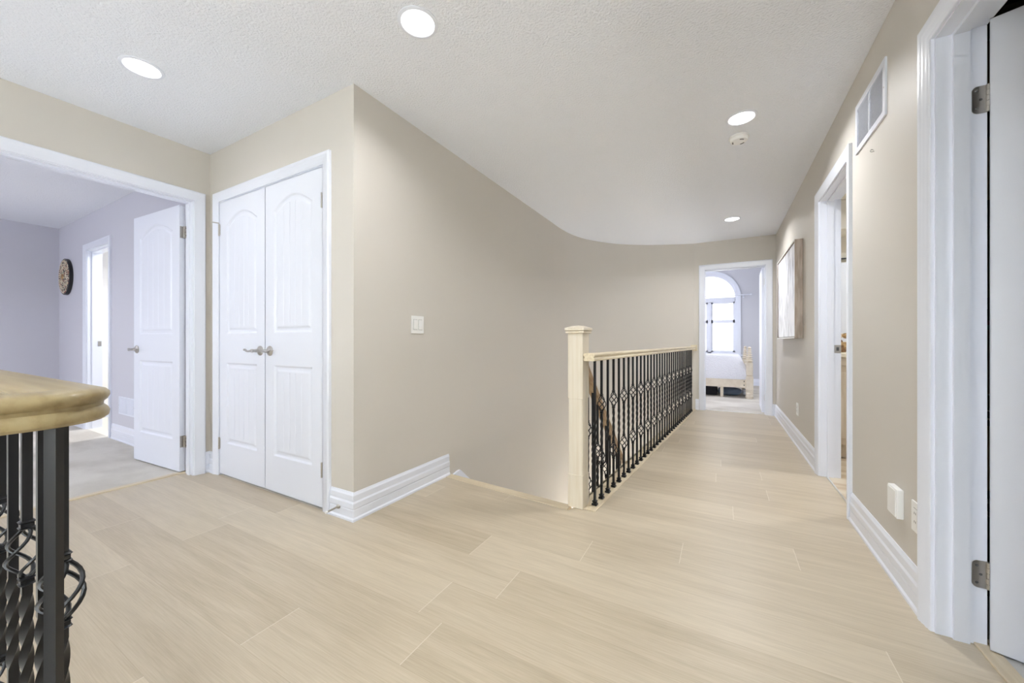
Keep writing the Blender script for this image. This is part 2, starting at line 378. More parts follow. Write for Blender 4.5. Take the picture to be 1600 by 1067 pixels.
# well below the floor
MB().sweep([(rail_x(2.27) - 0.07, 2.27, 0), (rail_x(YF) - 0.07, YF + 0.05, 0)], [(-0.1, -2.8), (0, -2.8), (0, -0.28), (-0.1, -0.28)]).build('wall_landing_below', M['wall'], kind='structure')
MB().box(-0.36, rail_x(YF), YF, YF + 0.1, -2.8, 0).build('wall_far_below', M['wall'], kind='structure')
MB().box(-7.5, 2.6, YB, YF + 0.2, -2.95, -2.8).build('floor_downstairs', M['floor'], kind='structure')
MB().box(XL - 0.12, XL, YB, 0.25, -2.8, 0.0).build('wall_left_below', M['wall'], kind='structure')

# left bedroom shell
MB().box(-7.5, -7.4, YB, 1.40, 0, H).build('wall_left_bedroom_far', M['lilac'], kind='structure')
wall_y(1.40, 1.52, -7.5, XLo, [DE]).build('wall_left_bedroom_side', M['lilac'], kind='structure')
MB().box(-7.5, XLo, YB - 0.1, YB, 0, H).build('wall_left_bedroom_back', M['lilac'], kind='structure')
MB().box(-7.5, XLo - 0.045, YB, 1.40, -0.1, 0.004).build('floor_left_bedroom', M['carpet'], kind='structure')
MB().box(-7.5, -3.6, 1.40, 3.2, -0.1, 0.003).build('floor_ensuite', M['counter'], kind='structure')
MB().box(XLo - 0.045, XLo, D1[0], D1[1], -0.1, 0.009).build('trim_3', M['nosing'], kind='structure', bevel=0.003)
# ensuite shell
MB().box(-7.2, -7.1, 1.52, 3.2, 0, H).build('wall_ensuite_left', M['whitewall'], kind='structure')
MB().box(-4.5, -4.4, 1.52, 3.2, 0, H).build('wall_ensuite_right', M['whitewall'], kind='structure')
MB().box(-7.1, -4.5, 3.1, 3.2, 0, H).build('wall_ensuite_back', M['whitewall'], kind='structure')
# far bedroom shell (window opening is cut by building around it)
AX, AR, AZ = -0.25, 0.575, 2.02     # arch centre x, opening radius, spring height
WZ0 = 0.70
fb = MB()
fb.box(-3.4, AX - AR, 10.1, 10.25, 0, 2.74); fb.box(AX + AR, 2.6, 10.1, 10.25, 0, 2.74); fb.box(AX - AR, AX + AR, 10.1, 10.25, 0, WZ0)
n = 28
for i in range(n):
    a0 = PI * i / n; a1 = PI * (i + 1) / n
    xa, za = AX + AR * math.cos(a0), AZ + AR * math.sin(a0); xb, zb = AX + AR * math.cos(a1), AZ + AR * math.sin(a1)
    fb.add([(xa,10.1,za),(xb,10.1,zb),(xb,10.1,2.74),(xa,10.1,2.74),(xa,10.25,za),(xb,10.25,zb),(xb,10.25,2.74),(xa,10.25,2.74)],
           [(0,1,2,3),(7,6,5,4),(0,4,5,1),(1,5,6,2),(2,6,7,3),(3,7,4,0)])
fb.build('wall_far_bedroom_window', M['greyroom'], kind='structure')
MB().box(-3.5, -3.4, YFo, 10.1, 0, 2.74).build('wall_far_bedroom_left', M['greyroom'], kind='structure')
MB().box(2.6, 2.7, YFo, 10.1, 0, 2.74).build('wall_far_bedroom_right', M['greyroom'], kind='structure')
MB().box(-3.4, 2.6, YF + 0.06, 10.1, -0.1, 0.004).build('floor_far_bedroom', M['carpet'], kind='structure')
MB().box(D4[0], D4[1], YF + 0.05, YF + 0.06, -0.1, 0.008).build('trim_4', M['silver'], kind='structure')
# bathroom shell
MB().box(XRo, 2.6, 4.7, 4.8, 0, H).build('wall_bathroom_far', M['cream'], kind='structure')
MB().box(XRo, 2.6, 2.45, 2.55, 0, H).build('wall_bathroom_near', M['cream'], kind='structure')
MB().box(2.6, 2.7, 0.2, 4.8, 0, H).build('wall_bathroom_right', M['cream'], kind='structure')
MB().box(XR + 0.045, 2.6, 2.55, 4.7, -0.1, 0.003).build('floor_bathroom', M['tilefloor'], kind='structure')
MB().box(XR + 0.035, XR + 0.045, D2[0], D2[1], -0.1, 0.006).build('trim_5', M['silver'], kind='structure')
# study beyond the near right door
MB().box(XRo, 2.6, 0.2, 0.3, 0, H).build('wall_study_near', M['unlitbrown'], kind='structure')  # dark colour in place of shade
MB().box(XR + 0.14, 2.6, 0.3, 2.45, -0.1, 0.002).build('floor_study', M['greycarpet'], kind='structure')
MB().box(XR + 0.09, XR + 0.14, D3[0], D3[1], -0.1, 0.006).build('trim_6', M['nosing'], kind='structure', bevel=0.002)
MB().box(XR + 0.035, XR + 0.09, D3[0] - 0.2, D3[1] + 0.2, -0.1, 0.0).build('floor_doorway', M['floor'], kind='structure')

# ------------------------------------------------------------ baseboards
BP = [(0, 0), (0.019, 0), (0.019, 0.012), (0.013, 0.020), (0.0125, 0.058), (0.010, 0.064), (0.0145, 0.070), (0.0145, 0.098), (0.010, 0.108), (0.0095, 0.140), (0.005, 0.150), (0.003, 0.157), (0, 0.157)]
def base(name, pts, z=0, mt='trim'):
    MB().sweep([(x, y, z) for x, y in pts], BP).build(name, M[mt], kind='structure')
CW = 0.068   # casing width
base('baseboard_right', [(XR, D3[1] - 0.018 + 0.008 + CW), (XR, D2[0] + 0.018 - 0.008 - CW)])
base('baseboard_right_far', [(XR, D2[1] - 0.018 + 0.008 + CW), (XR, YF)])
base('baseboard_right_near', [(XR, YB), (XR, D3[0] - CW)])
base('baseboard_far', [(XR, YF), (D4[1] + CW - 0.01, YF)])
base('baseboard_far_left', [(D4[0] - CW + 0.01, YF), (-0.335, YF)])
base('baseboard_stair', [(XS, 2.245), (XS, YC), (DC[1] - 0.01 + CW, YC)])
base('baseboard_closet', [(DC[0] + 0.01 - CW, YC), (XL, YC), (XL, D1[1] - 0.01 + CW)])
base('baseboard_left', [(XL, D1[0] - CW), (XL, YB)])
base('baseboard_left_bedroom', [(-5.5, 1.40), (XLo, 1.40)][::-1])
base('baseboard_left_bedroom_far', [(-6.39, 1.40), (-7.4, 1.40), (-7.4, YB)])
base('baseboard_far_bedroom', [(2.6, 10.1), (-3.4, 10.1)])
base('baseboard_ensuite', [(-4.5, 3.1), (-7.1, 3.1), (-7.1, 1.52)])
# white skirt board beside the stair flight, only its head rises above the floor line
sk = MB()
pr_ = [(2.262, -0.02), (2.345, -0.001), (2.375, -0.001), (4.9, -2.2), (4.9, -2.6), (2.262, -0.40)]
sk.add([(XS, y, z) for y, z in pr_] + [(XS + 0.018, y, z) for y, z in pr_],
       [(0,1,2,3,4,5), (11,10,9,8,7,6)] + [(i, (i+1) % 6, 6 + (i+1) % 6, 6 + i) for i in range(6)])
sk.build('trim_7', M['trim'], kind='structure')

# ------------------------------------------------------------ doors: casing, jamb, leaf
CP = [(0, 0), (0, 0.009), (0.004, 0.012), (0.012, 0.012), (0.016, 0.015), (0.030, 0.016), (0.036, 0.019), (0.046, 0.0195), (0.050, 0.022), (0.062, 0.022), (0.068, 0.017), (0.068, 0)]
def casing(a, b, top, P, parent):       # a..b clear opening, P(s, z, t)
    m = MB(); r = 0.006
    st = [(a - r, 0, -1, 0), (a - r, top + r, -1, 1), (b + r, top + r, 1, 1), (b + r, 0, 1, 0)]
    vs = []
    for (s0, z0, ds, dz) in st:
        for wd, th in CP: vs.append(P(s0 + ds * wd, z0 + dz * wd, th))
    k = len(CP); fs = []
    for i in range(3):
        for j in range(k): fs.append((i*k+j, i*k+(j+1) % k, (i+1)*k+(j+1) % k, (i+1)*k+j))
    fs.append(tuple(range(k))); fs.append(tuple(3*k + j for j in range(k)))
    m.add(vs, fs); m.build('casing', M['trim'], parent, smooth=True)
def jamb(a, b, top, P, depth, parent, stop=(0.045, 0.085)):   # P(s,z,t) with t from 0 (face) to -depth
    m = MB(); T = 0.018
    def bx(s0, s1, z0, z1, t0, t1):
        c = [P(s, z, t) for s in (s0, s1) for z in (z0, z1) for t in (t0, t1)]
        m.add(c, [(0,1,3,2), (4,6,7,5), (0,4,5,1), (2,3,7,6), (0,2,6,4), (1,5,7,3)])
    for s0, s1 in ((a - T, a), (b, b + T)): bx(s0, s1, 0, top + T, 0.0, -depth)
    bx(a, b, top, top + T, 0.0, -depth)
    if stop:
        q = 0.011
        bx(a, a + q, 0, top, -stop[0], -stop[1]); bx(b - q, b, 0, top, -stop[0], -stop[1]); bx(a + q, b - q, top - q, top, -stop[0], -stop[1])
    m.build('jamb', M['trim'], parent)

def sstep(x, a, b):
    t = min(1, max(0, (x - a) / (b - a))); return t * t * (3 - 2 * t)
def leaf(name, W, Hh, parent, matrix, mt='door', mx=0.105, detail=True, th=0.035):
    """a moulded two-panel door leaf with arched top panel; local x 0..W, z 0..Hh, front face y=0 looking to -y"""
    m = MB(); m.m = matrix
    x0, x1 = mx, W - mx
    panels = [(0.235, 0.83, 0.0), (1.045, Hh - 0.175, 0.075)]
    def depth(x, z):
        for (za, zb, rise) in panels:
            u = (x - W / 2) / ((x1 - x0) / 2)
            tz = zb + (rise * (math.cos(min(1, abs(u) / 0.94) * PI / 2) ** 0.9 if abs(u) < 0.94 else 0) if rise else 0)
            sl = 1.0
            if rise: sl = 1 / math.sqrt(1 + (0.42 * abs(u)) ** 2)
            sd = min(x - x0, x1 - x, z - za, (tz - z) * sl)
            if sd > 0:
                d = 0.0095 * sstep(sd, 0, 0.012) - 0.0065 * sstep(sd, 0.022, 0.042)
                if sd > 0.046:
                    sp = (x1 - x0 - 0.092) / 5
                    f = ((x - x0 - 0.046) / sp) % 1; f = min(f, 1 - f) * sp
                    k = int(round((x - x0 - 0.046) / sp))
                    if 0 < k < 5 and f < 0.0042: d += 0.0036 * (1 - f / 0.0042) * sstep(sd, 0.046, 0.052)
                return d
        return 0.0
    nx = int(W / 0.0042) if detail else 1; nzs = int(Hh / 0.011) if detail else 1
    zs = [Hh * k / nzs for k in range(nzs + 1)]
    if detail:
        for (za, zb, rise) in panels:
            for e, lo, hi in ((za, 0, 0.05), (zb, -0.06, rise + 0.005)):
                q = e + lo
                while q < e + hi: zs.append(q); q += 0.004
        zs = sorted(set(round(z, 4) for z in zs))
        zs = [z for i, z in enumerate(zs) if i == 0 or z - zs[i-1] > 0.0011]
        zs[-1] = Hh
    vs = []; fs = []
    for z in zs:
        for i in range(nx + 1):
            x = W * i / nx; vs.append((x, depth(x, z) if detail else 0, z))
    for k in range(len(zs) - 1):
        for i in range(nx):
            a = k * (nx + 1) + i; fs.append((a, a + 1, a + nx + 2, a + nx + 1))
    m.add(vs, fs)
    o = m.build(name, M[mt], parent, smooth=False)
    for p in o.data.polygons: p.use_smooth = True
    m = MB(); m.m = matrix; m.box(0, W, 0.011, th, 0, Hh)
    # rim that closes the moulded skin to the core
    m.box(0, 0.002, 0, 0.011, 0, Hh); m.box(W - 0.002, W, 0, 0.011, 0, Hh); m.box(0, W, 0, 0.011, 0, 0.002); m.box(0, W, 0, 0.011, Hh - 0.002, Hh)
    m.build('core', M[mt], o)
    return o
def lever(parent, matrix, side):        # side -1: lever points to local -x
    m = MB(); m.m = matrix
    m.lathe([(0.001, 0), (0.033, 0), (0.033, -0.004), (0.029, -0.009), (0.016, -0.013), (0.011, -0.016), (0.010, -0.045), (0.012, -0.050), (0.012, -0.058), (0.001, -0.060)], 28, 'y')
    s = side
    m.tube([(0, -0.052, 0), (s*0.02, -0.054, 0.000), (s*0.045, -0.054, -0.004), (s*0.068, -0.053, -0.003), (s*0.088, -0.051, 0.005), (s*0.104, -0.049, 0.008), (s*0.116, -0.046, 0.003)],
           [0.010, 0.010, 0.0085, 0.008, 0.008, 0.008, 0.006], 10, ry=0.75)
    m.build('lever_handle', M['nickel'], parent, smooth=True)
def hinge(parent, matrix, plate_dir=1, w=0.036):   # knuckle at local origin along z, plate along +x at y=0
    h = 0.089; m = MB(); m.m = matrix; d = plate_dir
    n = 10; pts = [(0, -h/2), (0, h/2)] if d < 0 else [(0, h/2), (0, -h/2)]
    pr = [(0.0, -h/2)]
    r = 0.014
    for k in range(7): a = -PI/2 + k * PI/12; pr.append((w - r + r*math.cos(a), -h/2 + r + r*math.sin(a)))
    for k in range(7): a = k * PI/12; pr.append((w - r + r*math.cos(a), h/2 - r + r*math.sin(a)))
    pr.append((0.0, h/2)); pr = [(x * d, z) for x, z in pr]; q = len(pr)
    m.add([(x, 0, z) for x, z in pr] + [(x, -0.0025, z) for x, z in pr], [tuple(range(q)), tuple(range(2*q - 1, q - 1, -1))] + [(i, (i+1) % q, q + (i+1) % q, q + i) for i in range(q)])
    for k in range(5):
        z0 = -h/2 + k * h/5; m.lathe([(0.001, z0 + .0006), (0.0062, z0 + .0006), (0.0062, z0 + h/5 - .0006), (0.001, z0 + h/5 - .0006)], 12, 'z', (0, -0.004, 0))
    o = m.build('hinge', M['nickel'], parent, smooth=True)
    s = MB(); s.m = matrix
    for x, z in ((0.022, 0.028), (0.013, 0.0), (0.022, -0.028)) if w > 0.03 else ():
        s.lathe([(0.0005, -0.0025), (0.0042, -0.0025), (0.0036, -0.0033), (0.0005, -0.0030)], 12, 'y', (x * d + 0.004 * d, 0, z))
    if s.v: s.build('screw', M['slot'], o)
T = Matrix.Translation
Rz = lambda d: Matrix.Rotation(math.radians(d), 4, 'Z')

# near right door (door_1)
d = empty('door_1', (XR, D3[0] + 0.38, 0), kind='structure'); a, b, tp = D3[0] + 0.018, D3[1] - 0.018, D3[2] - 0.018
PR = lambda s, z, t: (XR - t, s, z)
casing(a, b, tp, PR, d); jamb(a, b, tp, PR, 0.12, d, (0.040, 0.078))
lf = leaf('leaf', 0.755, 2.025, d, T((0.7535, 1.803, 0.010)) @ Rz(-21.0) , detail=False)
for z in (1.795, 0.235): hinge(d, T((XR + 0.1215, b - 0.0008, z)) @ Rz(0), -1, w=0.037)
# bathroom door (door_2): the leaf stands open inside the bathroom, out of sight
d = empty('door_2', (XR, D2[0] + 0.38, 0), kind='structure'); a, b, tp = D2[0] + 0.018, D2[1] - 0.018, D2[2] - 0.018
casing(a, b, tp, PR, d); jamb(a, b, tp, PR, 0.12, d, (0.040, 0.078))
m = MB(); m.m = T((XR + 0.1, b - 0.0005, 0.945)); m.box(-0.018, 0.020, -0.0022, 0, -0.029, 0.029); m.build('strike_plate', M['nickel'], d, bevel=0.002)
m = MB(); m.m = T((XR + 0.1, b - 0.0005, 0.945)); m.box(-0.007, 0.008, -0.0030, 0, -0.013, 0.013); m.build('latch_hole', M['slot'], d)
leaf('leaf', 0.715, 2.02, d, T((XR + 0.125, a + 0.035, 0.012)) @ Rz(4), detail=False)
# far bedroom door (door_3)
d = empty('door_3', (D4[0] + 0.38, YF, 0), kind='structure'); a, b, tp = D4[0] + 0.018, D4[1] - 0.018, D4[2] - 0.018
PF = lambda s, z, t: (s, YF - t, z)
casing(a, b, tp, PF, d); jamb(a, b, tp, PF, 0.12, d, (0.040, 0.078))
leaf('leaf', 0.735, 2.02, d, T((b - 0.002, YFo + 0.010, 0.012)) @ Rz(88) , detail=True)
for z in (1.83, 0.22): hinge(d, T((b - 0.001, YFo - 0.002, z)) @ Rz(-90), 1)
# left bedroom double door opening (door_4), right leaf folded back into the room
d = empty('door_4', (XL, 0.5, 0), kind='structure'); a, b, tp = D1[0] + 0.018, D1[1] - 0.018, D1[2] - 0.018
PL = lambda s, z, t: (XL + t, s, z)
casing(a, b, tp, PL, d); jamb(a, b, tp, PL, 0.12, d, (0.036, 0.074))
mtx = T((XLo - 0.018, b - 0.030, 0.014)) @ Rz(3.2) @ Rz(180) @ Matrix.Scale(-1, 4, (0, 1, 0))
lf = leaf('leaf', 0.745, 2.02, d, mtx)
lever(lf, T((XLo - 0.018 - 0.685, b - 0.030 - 0.038, 0.935)) @ Rz(3.2), 1)
for z in (1.83, 0.24):
    hinge(d, T((XLo - 0.006, b - 0.001, z)), 1)
    m = MB(); m.m = T((XLo - 0.018, b - 0.028, z)); m.box(-0.0, 0.0022, 0, 0.031, -0.044, 0.044); m.build('hinge', M['nickel'], d, bevel=0.001)
for yy in (0.475,):
    m = MB(); m.box(XL - 0.105, XL - 0.082, yy, yy + 0.05, tp - 0.003, tp); m.build('strike_plate', M['nickel'], d)
# ensuite opening (door_5)
d = empty('door_5', (DE[0] + 0.37, 1.40, 0), kind='structure'); a, b, tp = DE[0] + 0.018, DE[1] - 0.018, DE[2] - 0.018
PE = lambda s, z, t: (s, 1.40 - t, z)
casing(a, b, tp, PE, d); jamb(a, b, tp, PE, 0.12, d, (0.036, 0.074))
m = MB(); m.box(a, a + 0.0022, 1.482, 1.512, 0.945, 1.003); m.build('strike_plate', M['nickel'], d)
leaf('leaf', 0.7, 2.01, d, T((b - 0.002, 1.525, 0.012)) @ Rz(85), detail=False)
# closet double doors (door_6)
d = empty('door_6', (-2.675, YC, 0), kind='structure'); a, b, tp = DC[0] + 0.018, DC[1] - 0.018, DC[2] - 0.018
PC = lambda s, z, t: (s, YC - t, z)
casing(a, b, tp, PC, d); jamb(a, b, tp, PC, 0.12, d, None)
wl = (b - a) / 2 - 0.004
lf1 = leaf('leaf', wl, tp - 0.018, d, T((a + 0.002, YC - 0.004, 0.014)), mx=0.100)
lf2 = leaf('leaf', wl, tp - 0.018, d, T((a + wl + 0.006, YC - 0.004, 0.014)), mx=0.100)
lever(lf1, T((a + wl - 0.052, YC - 0.004, 0.938)), -1)
lever(lf2, T((a + wl + 0.006 + 0.058, YC - 0.004, 0.938)), 1)
for z in (1.835, 0.24):
    hinge(d, T((a + 0.002, YC - 0.0045, z)), 1, w=0.010)
    hinge(d, T((b - 0.002, YC - 0.0045, z)), -1, w=0.010)
MB().tube([(a + 0.002, YC - 0.008, 1.885), (a - 0.012, YC - 0.035, 1.887), (a - 0.02, YC - 0.045, 1.887)], 0.004, 8).build('pin_stop', M['nickel'], d)
MB().box(XL + 0.0, XS - 0.1, YC + 0.75, YC + 0.80, 0, H).build('wall_closet_inside', M['whitewall'], kind='structure')
MB().box(XL - 0.1, XS, YC + 0.12, YC + 0.8, -0.28, 0).build('floor_closet', M['floor'], kind='structure')

# ------------------------------------------------------------ arched window of the far bedroom
d = empty('window_1', (AX, 10.1, WZ0), kind='structure')
def arch_band(m, r0, r1, y0, y1, z0):
    pts_o = [(AX + r1, z0)] + [(AX + r1 * math.cos(PI*i/40), AZ + r1 * math.sin(PI*i/40)) for i in range(41)] + [(AX - r1, z0)]
    pts_i = [(AX + r0, z0)] + [(AX + r0 * math.cos(PI*i/40), AZ + r0 * math.sin(PI*i/40)) for i in range(41)] + [(AX - r0, z0)]
    k = len(pts_o); vs = [(x, y, z) for y in (y0, y1) for x, z in pts_o + pts_i]
    fs = []
    for i in range(k - 1):
        fs += [(i, i+1, k+i+1, k+i), (2*k+i, 3*k+i, 3*k+i+1, 2*k+i+1), (i, 2*k+i, 2*k+i+1, i+1), (k+i, k+i+1, 3*k+i+1, 3*k+i)]
    fs += [(0, k, 3*k, 2*k), (k-1, 3*k-1, 4*k-1, 2*k-1)]
    m.add(vs, fs)
m = MB(); arch_band(m, AR - 0.004, AR + 0.062, 10.082, 10.1, WZ0 - 0.06); m.box(AX - AR - 0.09, AX + AR + 0.09, 10.05, 10.1, WZ0 - 0.03, WZ0); m.build('window_casing', M['trim'], d)
m = MB(); arch_band(m, AR - 0.055, AR, 10.13, 10.20, WZ0)
m.box(AX - AR + 0.05, AX + AR - 0.05, 10.13, 10.20, 1.925, 2.03); m.box(AX - AR + 0.05, AX + AR - 0.05, 10.13, 10.20, WZ0, WZ0 + 0.05)
m.box(AX - 0.035, AX + 0.035, 10.13, 10.20, WZ0, 1.93); m.build('window_frame', M['trim'], d)
for s in (-1, 1):
    xa, xb = (AX + 0.035, AX + AR - 0.055) if s > 0 else (AX - AR + 0.055, AX - 0.035)
    q = MB()
    for za, zb in ((WZ0 + 0.05, 1.47), (1.47, 1.925)):
        q.box(xa, xa + 0.035, 10.145, 10.185, za, zb); q.box(xb - 0.035, xb, 10.145, 10.185, za, zb); q.box(xa, xb, 10.145, 10.185, za, za + 0.035); q.box(xa, xb, 10.145, 10.185, zb - 0.035, zb)
    sa = q.build('sash', M['trim'], d)
    q = MB(); q.box(xa + 0.03, xb - 0.03, 10.162, 10.168, WZ0 + 0.08, 1.90); q.build('pane', M['glass'], sa)
    q = MB(); q.box((xa+xb)/2 - 0.004, (xa+xb)/2 + 0.004, 10.160, 10.170, 1.47, 1.89); q.box(xa + 0.035, xb - 0.035, 10.160, 10.170, 1.66, 1.668); q.build('muntin', M['trim'], sa)
q = MB(); pts = [(AX + (AR-0.05) * math.cos(PI*i/32), AZ + 0.01 + (AR-0.06) * math.sin(PI*i/32)) for i in range(33)]; k = len(pts)
q.add([(x, y, z) for y in (10.162, 10.168) for x, z in pts], [tuple(range(k)), tuple(range(2*k-1, k-1, -1))] + [(i, (i+1) % k, k + (i+1) % k, k + i) for i in range(k)])
q.build('arched_pane', M['glass'], d)
# curtain rod
t_ = empty('curtain_rod', (0.0, 9.99, 2.05), label='thin white curtain rod across the arched bedroom window', cat='curtain rod')
m = MB(); m.tube([(-1.1, 9.99, 2.055), (0.56, 9.99, 2.055)], 0.009, 10); m.build('rod', M['trim'], t_, smooth=True)
for x in (-1.11, 0.565): m = MB(); m.lathe([(0.002, -0.022), (0.016, -0.014), (0.020, 0), (0.016, 0.014), (0.002, 0.022)], 16, 'x', (x + 0.01, 9.99, 2.055)); m.build('finial', M['trim'], t_, smooth=True)
for x in (-1.03, 0.44): m = MB(); m.box(x - 0.008, x + 0.008, 9.985, 10.1, 2.035, 2.05); m.box(x - 0.012, x + 0.012, 10.09, 10.1, 2.0, 2.07); m.build('bracket', M['trim'], t_)

# ============================================================ RAILINGS
def bar(m, z0, z1, half=0.0066, twist=None, ang0=0):
    zs = [(z0, 0)]
    if twist:
        a, b, quarters = twist; k = max(6, int(quarters * 8))
        zs += [(a + (b - a) * i / k, quarters * PI / 2 * (i / k)) for i in range(k + 1)]
        zs += [(z1, quarters * PI / 2)]
    else: zs += [(z1, 0)]
    vs = []; fs = []
    for z, an in zs:
        for q in range(4):
            t = an + ang0 + PI / 4 + q * PI / 2; vs.append((half * 1.414 * math.cos(t), half * 1.414 * math.sin(t), z))
    for i in range(len(zs) - 1):
        for q in range(4):
            j = (q + 1) % 4; fs.append((i*4+q, i*4+j, i*4+4+j, i*4+4+q))
    fs += [(3, 2, 1, 0), tuple((len(zs)-1)*4 + q for q in range(4))]
    m.add(vs, fs)
def basket_mb(zc, hh=0.047, R=0.0265, phase=0, res=14):
    m = MB()
    for s in range(4):
        pts = []
        for i in range(res + 1):
            t = i / res; an = phase + s * PI / 2 + t * PI * 1.05
            r = 0.0045 + (R - 0.0045) * math.sin(PI * t) ** 0.85
            pts.append((r * math.cos(an), r * math.sin(an), zc - hh + 2 * hh * t))
        m.tube(pts, 0.0032, 6)
    for sg in (-1, 1):
        z = zc + sg * (hh + 0.006)
        m.cbox(-0.0105, 0.0105, -0.0105, 0.0105, z - 0.0085, z - 0.0025, 0.0028); m.cbox(-0.0105, 0.0105, -0.0105, 0.0105, z + 0.0025, z + 0.0085, 0.0028)
        m.cbox(-0.0085, 0.0085, -0.0085, 0.0085, z - 0.004, z + 0.004, 0.001)
    return m
def shoe_mb():
    m = MB(); m.cbox(-0.0155, 0.0155, -0.0155, 0.0155, 0, 0.014, 0.003); m.cbox(-0.0115, 0.0115, -0.0115, 0.0115, 0.0135, 0.022, 0.003); m.cbox(-0.014, 0.014, -0.014, 0.014, 0.021, 0.030, 0.003)
    return m
def make_baluster(kind, h, zl=0.255, zu=0.60):
    m = MB()
    if kind == 'basket':
        g = 0.047
        bar(m, 0, zl - g); bar(m, zl + g, zu - g, twist=(zl + g + 0.03, zu - g - 0.03, 4)); bar(m, zu + g, h)
    else:
        bar(m, 0, h, twist=(zl + 0.08, zu - 0.08, 4))
    o = m.build('baluster', M['iron'], None, smooth=True, origin=False)
    kids = []
    if kind == 'basket':
        for i, zc in enumerate((zl, zu)):
            b = basket_mb(zc, phase=0.4).build('basket', M['iron'], None, smooth=True, origin=False); b.parent = o
    b = shoe_mb().build('shoe', M['iron'], None, smooth=True, origin=False); b.parent = o
    return o
def put(proto, used, parent, loc, rz):
    o = proto if not used[0] else copy_tree(proto)
    used[0] = True
    o.parent = parent; o.location = Vector(loc) - parent.location; o.rotation_euler = (0, 0, rz); return o
RP = [(-0.030, 0), (0.030, 0), (0.0345, 0.004), (0.0355, 0.010), (0.033, 0.0155), (0.0285, 0.020), (0.0290, 0.025), (0.0335, 0.029), (0.0355, 0.034),
      (0.0350, 0.039), (0.031, 0.0435), (0.022, 0.046), (0, 0.047), (-0.022, 0.046), (-0.031, 0.0435), (-0.0350, 0.039), (-0.0355, 0.034), (-0.0335, 0.029),
      (-0.0290, 0.025), (-0.0285, 0.020), (-0.033, 0.0155), (-0.0355, 0.010), (-0.0345, 0.004)]
RA = -math.atan2(DRx, DRy)
RB = 0.884      # underside of the level handrails

lr = empty('landing_railing', (NB[0], NB[1], 0), label='long level stair railing with square pale oak newel post and black iron balusters', cat='railing')
m = MB(); m.m = T((NB[0], NB[1], 0)) @ Matrix.Rotation(RA, 4, 'Z')
m.cbox(-0.048, 0.048, -0.048, 0.048, 0, 0.20, 0.003); m.cbox(-0.046, 0.046, -0.046, 0.046, 0.19, 0.665, 0.007); m.cbox(-0.048, 0.048, -0.048, 0.048, 0.655, 1.052, 0.003)
post = m.build('newel_post', M['wood'], lr)
m = MB(); m.m = T((NB[0], NB[1], 0)) @ Matrix.Rotation(RA, 4, 'Z')
m.cbox(-0.060, 0.060, -0.060, 0.060, 1.050, 1.063, 0.003); m.cbox(-0.055, 0.055, -0.055, 0.055, 1.060, 1.067, 0.002); m.cbox(-0.064, 0.064, -0.064, 0.064, 1.065, 1.084, 0.003)
m.add([(-0.06, -0.06, 1.083), (0.06, -0.06, 1.083), (0.06, 0.06, 1.083), (-0.06, 0.06, 1.083), (-0.03, -0.03, 1.094), (0.03, -0.03, 1.094), (0.03, 0.03, 1.094), (-0.03, 0.03, 1.094), (0, 0, 1.098)],
      [(0,1,5,4), (1,2,6,5), (2,3,7,6), (3,0,4,7), (4,5,8), (5,6,8), (6,7,8), (7,4,8), (3,2,1,0)])
m.build('post_cap', M['wood'], post)
m = MB(); m.sweep([(rail_x(2.165) - 0.004, 2.165, RB), (rail_x(YF - 0.012), YF - 0.012, RB)], RP); m.build('handrail', M['railY'], lr, smooth=True)
m = MB(); m.m = T((rail_x(YF), YF, 0)); m.cbox(-0.045, 0.045, -0.014, 0.0, RB - 0.02, RB + 0.065, 0.004); m.build('wall_rosette', M['railY'], lr)
ub, up_ = [False], [False]
pb = make_baluster('basket', RB - 0.006); pp = make_baluster('plain', RB - 0.006)
for i in range(33):
    y = 2.247 + 0.1147 * i * DRy * (1.0 if i < 28 else 1.004)
    if y > YF - 0.06: break
    pr2, us = (pb, ub) if i % 2 else (pp, up_)
    put(pr2, us, lr, (rail_x(y), y, 0.006), RA)

# sloping railing down the flight
RISE, RUN = 0.187, 0.217
SX = -0.745
srail = lambda y: 0.830 - 0.862 * (y - 2.24)
sr = empty('stair_railing', (SX, 2.30, -0.2), label='sloping brown oak handrail with black iron balusters descending behind the newel post', cat='railing')
m = MB(); m.sweep([(SX, 2.262, srail(2.262)), (SX, 5.15, srail(5.15))], [(u * 0.8, v * 1.2) for u, v in RP]); m.build('handrail', M['railD'], sr, smooth=True)
ub, up_ = [False], [False]
hb = srail(2.335) + RISE; hp = srail(2.335 + 0.108) + RISE
pb2 = make_baluster('basket', hb + 0.012, 0.285, 0.625); pp2 = make_baluster('plain', hp + 0.012, 0.285, 0.60)
for k in range(13):
    put(pb2, ub, sr, (SX, 2.335 + RUN * k, -RISE * (k + 1)), 0); put(pp2, up_, sr, (SX, 2.335 + 0.108 + RUN * k, -RISE * (k + 1)), 0)

# near railing round the foyer void, seen at the left edge
nr = empty('foyer_railing', (-0.81, 0.178, 0), label='close black iron railing with golden oak handrail turning a rounded corner at left', cat='railing')
arc = [(-0.805 - 0.055 + 0.055 * math.cos(t), 0.178 - 0.055 + 0.055 * math.sin(t), RB) for t in [PI/2 * (1 - i / 8) for i in range(9)]]
m = MB(); m.sweep([(XL + 0.01, 0.178, RB), (-1.4, 0.178, RB), (-1.0, 0.178, RB)] + arc + [(-0.805, -0.4, RB), (-0.805, YB + 0.01, RB)], RP); m.build('handrail', M['rail'], nr, smooth=True)
ub, up_ = [False], [False]
pb3 = make_baluster('basket', RB + 0.004); pp3 = make_baluster('plain', RB + 0.004)
put(pp3, up_, nr, (-0.813, 0.149, 0), math.radians(44))
for i in range(22):
    pr2, us = (pb3, ub) if i % 2 == 0 else (pp3, up_)
    put(pr2, us, nr, (-0.928 - 0.113 * i, 0.178, 0), 0)
